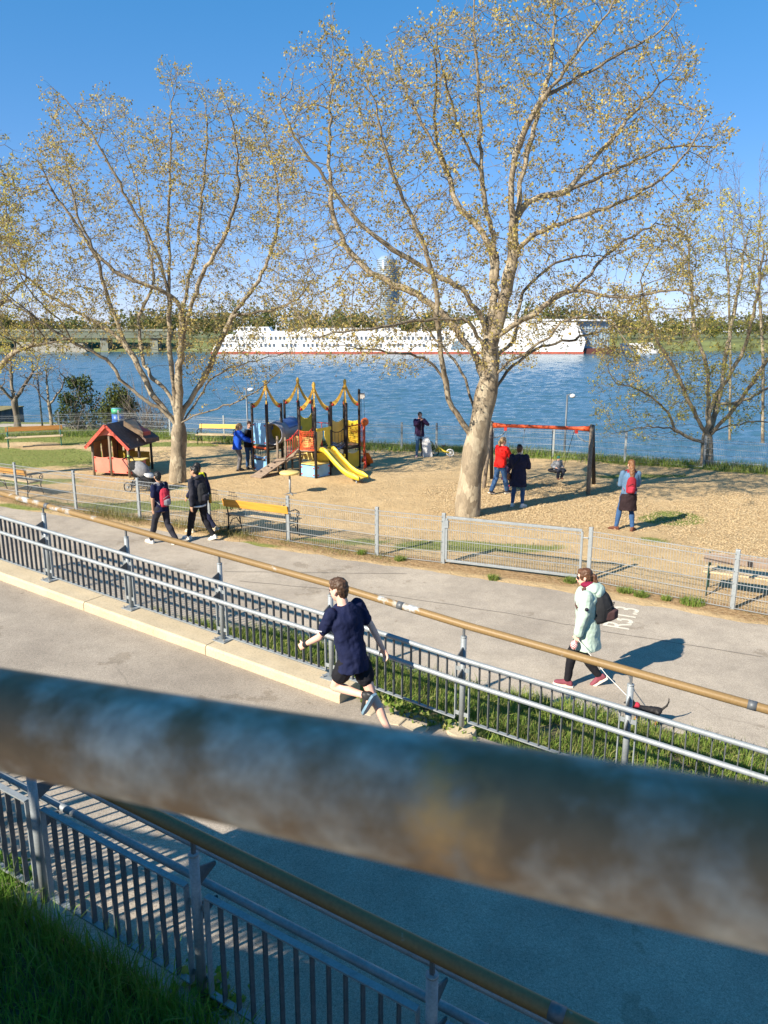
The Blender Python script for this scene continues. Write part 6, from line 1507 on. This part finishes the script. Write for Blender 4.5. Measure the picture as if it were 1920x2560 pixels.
# people in the playground
p = Person('woman in a bright blue jacket and grey trousers standing by the climbing frame', (-5.05, 26.25, 0), 20, 1.66, pelvis=(0, 0, .93), lean=9, foot_l=(-.09, .06, 0), foot_r=(.09, .0, 0), hand_l=(-.12, .48, 1.12), hand_r=(.16, .46, 1.08), head_pitch=-22, vox=.014)
p.hair(HBLD, 'long'); p.top('jacket', BLUEJ, .045, .80, .03, .97, .03); p.trousers(GREYT, .018, .97, .012); p.shoes(BSHOE, BSHOE)
p = Person('person in denim and dark waistcoat partly hidden behind the blue panel', (-4.72, 26.75, 0), -60, 1.68, foot_l=(-.1, .04, 0), foot_r=(.1, 0, 0), hand_l=(-.2, .3, 1.1), hand_r=(.2, .28, 1.1), head_yaw=-10, vox=.014)
p.hair(HCHE); p.top('denim_jacket', DENIM, .03, .86, .0, .97); p.add('waistcoat', p.torso(MB(), .042, .80, .01, .5), BLK, .014, 3, .02); p.trousers(JEANS, .016, .97, .006); p.shoes(BSHOE, BSHOE)
p = Person('woman in a dark purple padded jacket eating by the river fence', (1.36, 29.4, 0), -72, 1.72, pelvis=(0, 0, .93), lean=1, foot_l=(-.13, .0, 0), foot_r=(.13, .05, 0), turn_l=-20, turn_r=22, hand_l=(-.05, .20, 1.44), hand_r=(.07, .21, 1.42), el_l=(-1, 0, -.7), el_r=(1, 0, -.7), head_pitch=-8, vox=.013)
p.hair(HBLK, 'bun'); o = p.top('padded_jacket', PURP, .040, .82, .0, .96, .028); p.trousers(JEANSL, .012, .96, .004); p.shoes(PINKS, SOLEW)
p.add('red_hood_lining', MB().ell(p.N-p.sf*.02+p.sr*-.03, (.10, .09, .05), 14, 8), cloth('coral_lining', (.55, .06, .04)), .011, 2, .015); p.hard('zip', MB().tube([p.P+p.sf*.168-p.up*.08, p.P+p.sf*.185+p.up*.25, p.P+p.sf*.168+p.up*.44], .007, 6), GALV)
p = Person('woman in a bright red fleece and jeans pushing a child on the swing', (3.42, 22.4, 0), 38, 1.70, pelvis=(0, 0, .92), lean=7, foot_l=(-.09, -.26, .03), foot_r=(.10, .24, 0), toe_l=-14, hand_l=(-.15, .40, 1.08), hand_r=(.12, .44, 1.06), head_yaw=-15, head_pitch=-14, vox=.013)
p.hair(HBLD, 'pony'); p.top('fleece', REDF, .048, .84, .0, .97, .026); p.trousers(JEANS, .022, .97, .012); p.shoes(BSHOE, SOLEW)
p = Person('woman in a long navy quilted coat with a brown shoulder bag', (3.66, 20.62, 0), 72, 1.72, pelvis=(0, 0, .93), lean=2, foot_l=(-.15, .05, 0), foot_r=(.14, 0, 0), turn_r=30, hand_l=(-.16, .30, 1.08), hand_r=(.2, .30, 1.10), el_l=(-.45, -.5, -1), el_r=(.45, -.5, -1), head_yaw=-6, head_pitch=-8, vox=.013, girth=1.06)
p.hair(HBRN, 'bun'); p.top('coat', NAVYD, .050, .60, .035, .97, .030); p.trousers(JEANS, .010, .96, .002); p.shoes(WHITE, SOLEW); p.add('hood', MB().ell(p.N-p.sf*.11-p.up*.06, (.11, .06, .09), 14, 8), NAVYD, .013, 3, .02)
p.hard('hair_clip', MB().ell(p.H+p.HM@Vector((0, -.03, .13)), (.06, .03, .02), 10, 6), BLK)
hb = thing('shoulder_bag', 'brown leather shoulder bag hanging on the navy quilted coat', 'bag', p.w((-.26, .02, .86)))
p.conv(MB().box((-.26, -.06, .88), (.07, .20, .17))).build('bag_body', M('brown_leather', (.20, .085, .04), .5, .2, 9), hb, bevel=.012)
p.conv(MB().tube([(-.255, -.12, .96), (-.16, -.20, 1.15), (.02, -.185, 1.36), (.13, -.08, 1.47), (.15, .02, 1.46)], .010, 6)).build('strap', BLKF, hb, True)
p = Person('child with long brown hair on the swing beside the woman in red', (3.70, 23.0, .02), 60, 1.12, pelvis=(0, 0, .66), lean=4, foot_l=(-.08, .30, .08), foot_r=(.09, .26, .06), kn_l=(0, 1, .5), kn_r=(0, 1, .5), toe_l=10, toe_r=8, hand_l=(-.24, .1, 1.25), hand_r=(.24, .1, 1.25), vox=.011)
p.hair(HCHE, 'long'); p.top('coat', cloth('plum_coat', (.045, .03, .07)), .045, .46, .04, .96, .02); p.trousers(cloth('olive_leggings', (.13, .13, .09)), .014, .97); p.shoes(cloth('red_shoe', (.50, .05, .05)), SOLEW)
p = Person('toddler with a green hat sitting in the black baby swing', (SEATC.x, SEATC.y-.02, .02), -70, .98, pelvis=(0, -.02, .80), lean=4, foot_l=(-.12, .26, .36), foot_r=(.12, .26, .36), kn_l=(-.2, 1, .6), kn_r=(.2, 1, .6), hand_l=(-.24, .16, 1.0), hand_r=(.24, .16, 1.0), skin=SKIN_P, vox=.010, girth=1.15)
p.top('jacket', cloth('grey_pattern_jacket', (.26, .27, .29), .5, scale=40), .045, None, 0, .96, .02); p.trousers(cloth('dark_snow_trousers', (.022, .026, .042)), .036, .98, .008); p.shoes(BROWNS, BROWNS)
p.add('hat', MB().ell(p.H+p.HM@Vector((0, -.012, .05)), (.098, .112, .098), 16, 10).ell(p.H+p.HM@Vector((0, -.03, .01)), (.098, .10, .06), 16, 8), cloth('green_print_hat', (.07, .27, .20), .5, scale=30), .010, 2, .01)
p = Person('woman with long auburn hair in a denim jacket watching the swings', (5.88, 18.1, 0), 88, 1.74, pelvis=(0, 0, .915), lean=1, foot_l=(-.24, .02, 0), foot_r=(.12, -.10, 0), turn_l=-62, turn_r=35, hand_l=(-.10, .26, 1.16), hand_r=(.10, .28, 1.14), el_l=(-.45, -.5, -1), el_r=(.45, -.5, -1), vox=.012, bend=2)
p.hair(HAUB, 'long'); p.top('denim_jacket', DENIM, .034, .84, .0, .97, .02); p.trousers(JEANS, .012, .97, .002); p.shoes(BROWNS, BROWNS)
p.add('tied_coat', MB().loft([p.ring(p.P+Vector((0, 0, u)), rx, ry, 0) for u, rx, ry in ((-.40, .215, .17), (-.3, .21, .165), (-.1, .20, .155), (.02, .185, .145), (.05, .16, .13))]), cloth('dark_brown_coat', (.024, .014, .016)), .012, 2, .025)
worn_pack('small red backpack on the woman in the denim jacket', p, cloth('deep_red_pack', (.26, .018, .03)), REDP, BLKF, .115, .40, .06, .03, cloth('red_strap', (.24, .02, .03)))
# child in orange crouching at the foot of the red chute
p = Person('child in an orange suit crouching beside the climbing frame', (-.52, 27.25, 0), 150, 1.02, pelvis=(0, -.05, .30), lean=34, foot_l=(-.12, .12, .0), foot_r=(.12, .10, .0), kn_l=(-.3, 1, 1), kn_r=(.3, 1, 1), hand_l=(-.15, .42, .28), hand_r=(.15, .42, .28), head_pitch=-15, vox=.011, girth=1.1)
p.hair(HBRN, 'short'); p.top('orange_jacket', ORJ, .048, None, 0, .96, .025); p.trousers(ORJ, .04, .98, .01); p.shoes(BSHOE, BSHOE); p.add('cap', MB().ell(p.H+p.HM@Vector((0, -.015, .045)), (.096, .11, .10), 14, 10), BLK, .011, 1)

# ------------------------------------------------------------------ grass, weeds, chips and litter
def blades(name, x, y, z, h, w, mat, lean=.35, parent=None):
    n = len(x); a = rng.random(n)*2*math.pi; d = np.stack([np.cos(a), np.sin(a), 0*a], 1); b_ = rng.random(n)*2*math.pi; s_ = np.stack([np.cos(b_), np.sin(b_), 0*b_], 1)
    P = np.stack([x, y, z], 1); h = h[:, None]; w = np.broadcast_to(np.asarray(w), (n,))[:, None]; l_ = (lean*rng.random(n))[:, None]; U = np.array([0, 0, 1.])
    m1 = P+U*h*.55+d*h*l_*.35; tp = P+U*h*(1-l_*.35)+d*h*l_*1.15
    V = np.stack([P-s_*w, P+s_*w, m1-s_*w*.75, m1+s_*w*.75, tp], 1).reshape(-1, 3); o = np.arange(n)[:, None]*5
    F = np.concatenate([np.concatenate([o, o+1, o+3], 1), np.concatenate([o, o+3, o+2], 1), np.concatenate([o+2, o+3, o+4], 1)])
    return npmesh(name, V, F, mat, parent, 'stuff')
# tall shaded grass on the near slope
n = 34000; x = rng.uniform(-4.2, 2.4, n); t_ = rng.random(n)**1.4; y = y_near(x)-.10-t_*3.4; k_ = fbm(x*2.2, y*2.2, 41) > .30; x, y, t_ = x[k_], y[k_], t_[k_]
zz = z_ramp(x)-.05+(.75)*(y_near(x)-.13-y)/6.4; blades('tall_grass', x, y, zz, rng.uniform(.10, .36, len(x))*(.55+.9*fbm(x*1.5, y*1.5, 43)), rng.uniform(.0025, .0055, len(x)), GRASS_D, .75)
# verge between ramp and path
n = 64000; x = rng.uniform(-4.2, 7.5, n); f = rng.random(n); ya, yb = y_rail(x)+.05, y_pnear(x); y = ya+(yb-ya)*f
k_ = (fbm(x*1.6, y*1.6, 51) > .30+.22*(f > .9)) & (yb > ya+.1) & ~((x > 3.2) & (y < 6.9-.55*(x-3.2)) & (x < 4.7)); x, y, f, ya, yb = x[k_], y[k_], f[k_], ya[k_], yb[k_]
zz = vz(x)*(1-f)+.012*f; blades('verge_grass', x, y, zz, rng.uniform(.06, .25, len(x))*(.5+.9*fbm(x*1.4, y*1.4, 53)), rng.uniform(.003, .007, len(x)), GRASS, .9)
# broad-leaved weeds at the ramp edge
n = 700; x = rng.uniform(-.3, 6, n); y = y_rail(x)+rng.normal(size=n)*.10+.02; P = np.stack([x, y, z_ramp(x)+rng.random(n)*.05+.0], 1); k_ = fbm(x*2.2, x*0, 57) > .42
V, F = leaves(P[k_], 3, .05, .03); npmesh('edge_weeds', V, F, GRASS, None, 'stuff')
n = 900; x = rng.uniform(-3.6, 1.5, n); y = y_near(x)+rng.normal(size=n)*.05+.05; P = np.stack([x, y, z_ramp(x)+.02+rng.random(n)*.04], 1); k_ = fbm(x*3, x*0, 58) > .55
V, F = leaves(P[k_], 3, .05, .03); npmesh('edge_weeds', V, F, GRASS_D, None, 'stuff')
# tufts along the foot of the path fence
n = 20000; x = rng.uniform(-14, 10.5, n); y = y_fence(x)+rng.normal(size=n)*.20-.10; cl = fbm(x*1.1, y*0+2, 61); k_ = cl > .36
x, y, cl = x[k_], y[k_], cl[k_]; left = np.interp(x, [-8, -1, 3], [1.0, .7, .5]); blades('fence_grass', x, y, zero(x)-.03, rng.uniform(.05, .24, len(x))*np.clip((cl-.3)*3.2, .2, 1.2)*left, rng.uniform(.003, .006, len(x)), DRYGRASS, .8)
for i, (u, v, r_) in enumerate([(1235, 1448, .10), (1425, 1455, .12), (1562, 1480, .13), (1602, 1490, .13), (1730, 1508, .22), (1000, 1400, .12), (905, 1385, .10), (1665, 1500, .08)]):
    c = at(u, v, .0); nn = int(260*r_/.12); a = rng.random(nn)*6.283; rr_ = r_*np.sqrt(rng.random(nn)); blades('weed_tuft', c.x+rr_*np.cos(a), c.y+rr_*np.sin(a), zero(a)-.02, rng.uniform(.05, .17, nn), rng.uniform(.004, .008, nn), GRASS, 1.0)
# bank grass under the river fence
n = 26000; x = rng.uniform(-20, 17, n); bf = lerp([(p_[0], p_[1]) for p_ in BACK]); y = bf(x)+rng.normal(size=n)*.45+.35; k_ = fbm(x*.9, y*.9, 71) > .28
x, y = x[k_], y[k_]; blades('bank_grass', x, y, -np.clip(y-y_shore(x), 0, 9)*.7-.03, rng.uniform(.10, .42, len(x))*(.5+.8*fbm(x*.7, y*.7, 73)), rng.uniform(.006, .012, len(x)), GRASS, .7)
# short lawn in the grassy patches
n = 60000; x = rng.uniform(-20, 11, n); y = rng.uniform(14, 38, n); k_ = (rng.random(n) < grass_mask(x, y)*.9) & (y > y_fence(x)+.1); x, y = x[k_], y[k_]
blades('lawn', x, y, zero(x), rng.uniform(.03, .085, len(x)), rng.uniform(.005, .010, len(x)), DRYGRASS, 1.0)
# wood chips
n = 60000; x = rng.uniform(1.0, 14.5, n); y = rng.uniform(13, 26, n); cmk = chip_mask(x, y); k_ = (rng.random(n) < cmk*.85+.02) & (y > y_fence(x)+.2) & (y < y_shore(x)-1.5); x, y = x[k_], y[k_]; n = len(x)
hz = (fbm(x*.35, y*.35, 21)-.5)*.10+(fbm(x*1.6, y*1.6, 5, 3)-.5)*.07; P = np.stack([x, y, hz+.012], 1)
a = rng.random(n)*6.283; d = np.stack([np.cos(a), np.sin(a), rng.normal(size=n)*.22], 1); s_ = np.stack([-np.sin(a), np.cos(a), rng.normal(size=n)*.25], 1); L = rng.uniform(.010, .030, n)[:, None]; wd = rng.uniform(.004, .010, n)[:, None]; U = np.array([0, 0, .006])
V = np.stack([P-d*L-s_*wd, P+d*L-s_*wd, P+d*L+s_*wd, P-d*L+s_*wd, P-d*L*.9-s_*wd*.8+U, P+d*L*.9-s_*wd*.8+U, P+d*L*.9+s_*wd*.8+U, P-d*L*.9+s_*wd*.8+U], 1).reshape(-1, 3); o = np.arange(n)[:, None]*8
F = np.concatenate([o+np.array([q]) for q in ((4, 5, 6, 7), (0, 1, 5, 4), (1, 2, 6, 5), (2, 3, 7, 6), (3, 0, 4, 7))])
m, nt, b = new_mat('wood_chip'); g = node(nt, 'ShaderNodeNewGeometry'); nt.links.new(ramp(nt, g.outputs['Random Per Island'], [(0, (.42, .29, .16)), (.4, (.50, .37, .20)), (.8, (.56, .43, .25)), (1, (.47, .36, .22))]), b.inputs['Base Color']); b.inputs['Roughness'].default_value = .85
npmesh('wood_chips', V, F, m, None, 'stuff')
# scraps
MB().prism([at(400, 1580, float(z_ramp(-3.2))+.004)+Vector(v_) for v_ in ((0, 0, 0), (.10, -.02, 0), (.11, .03, 0), (.02, .04, 0))], (0, 0, .012)).build('paper_scrap', WHITEF); tag(bpy.data.objects['paper_scrap'], 'white paper scrap on the ramp beside the kerb', 'litter')

bpy.data.scenes.remove(TMP)
S.render.engine = 'CYCLES'
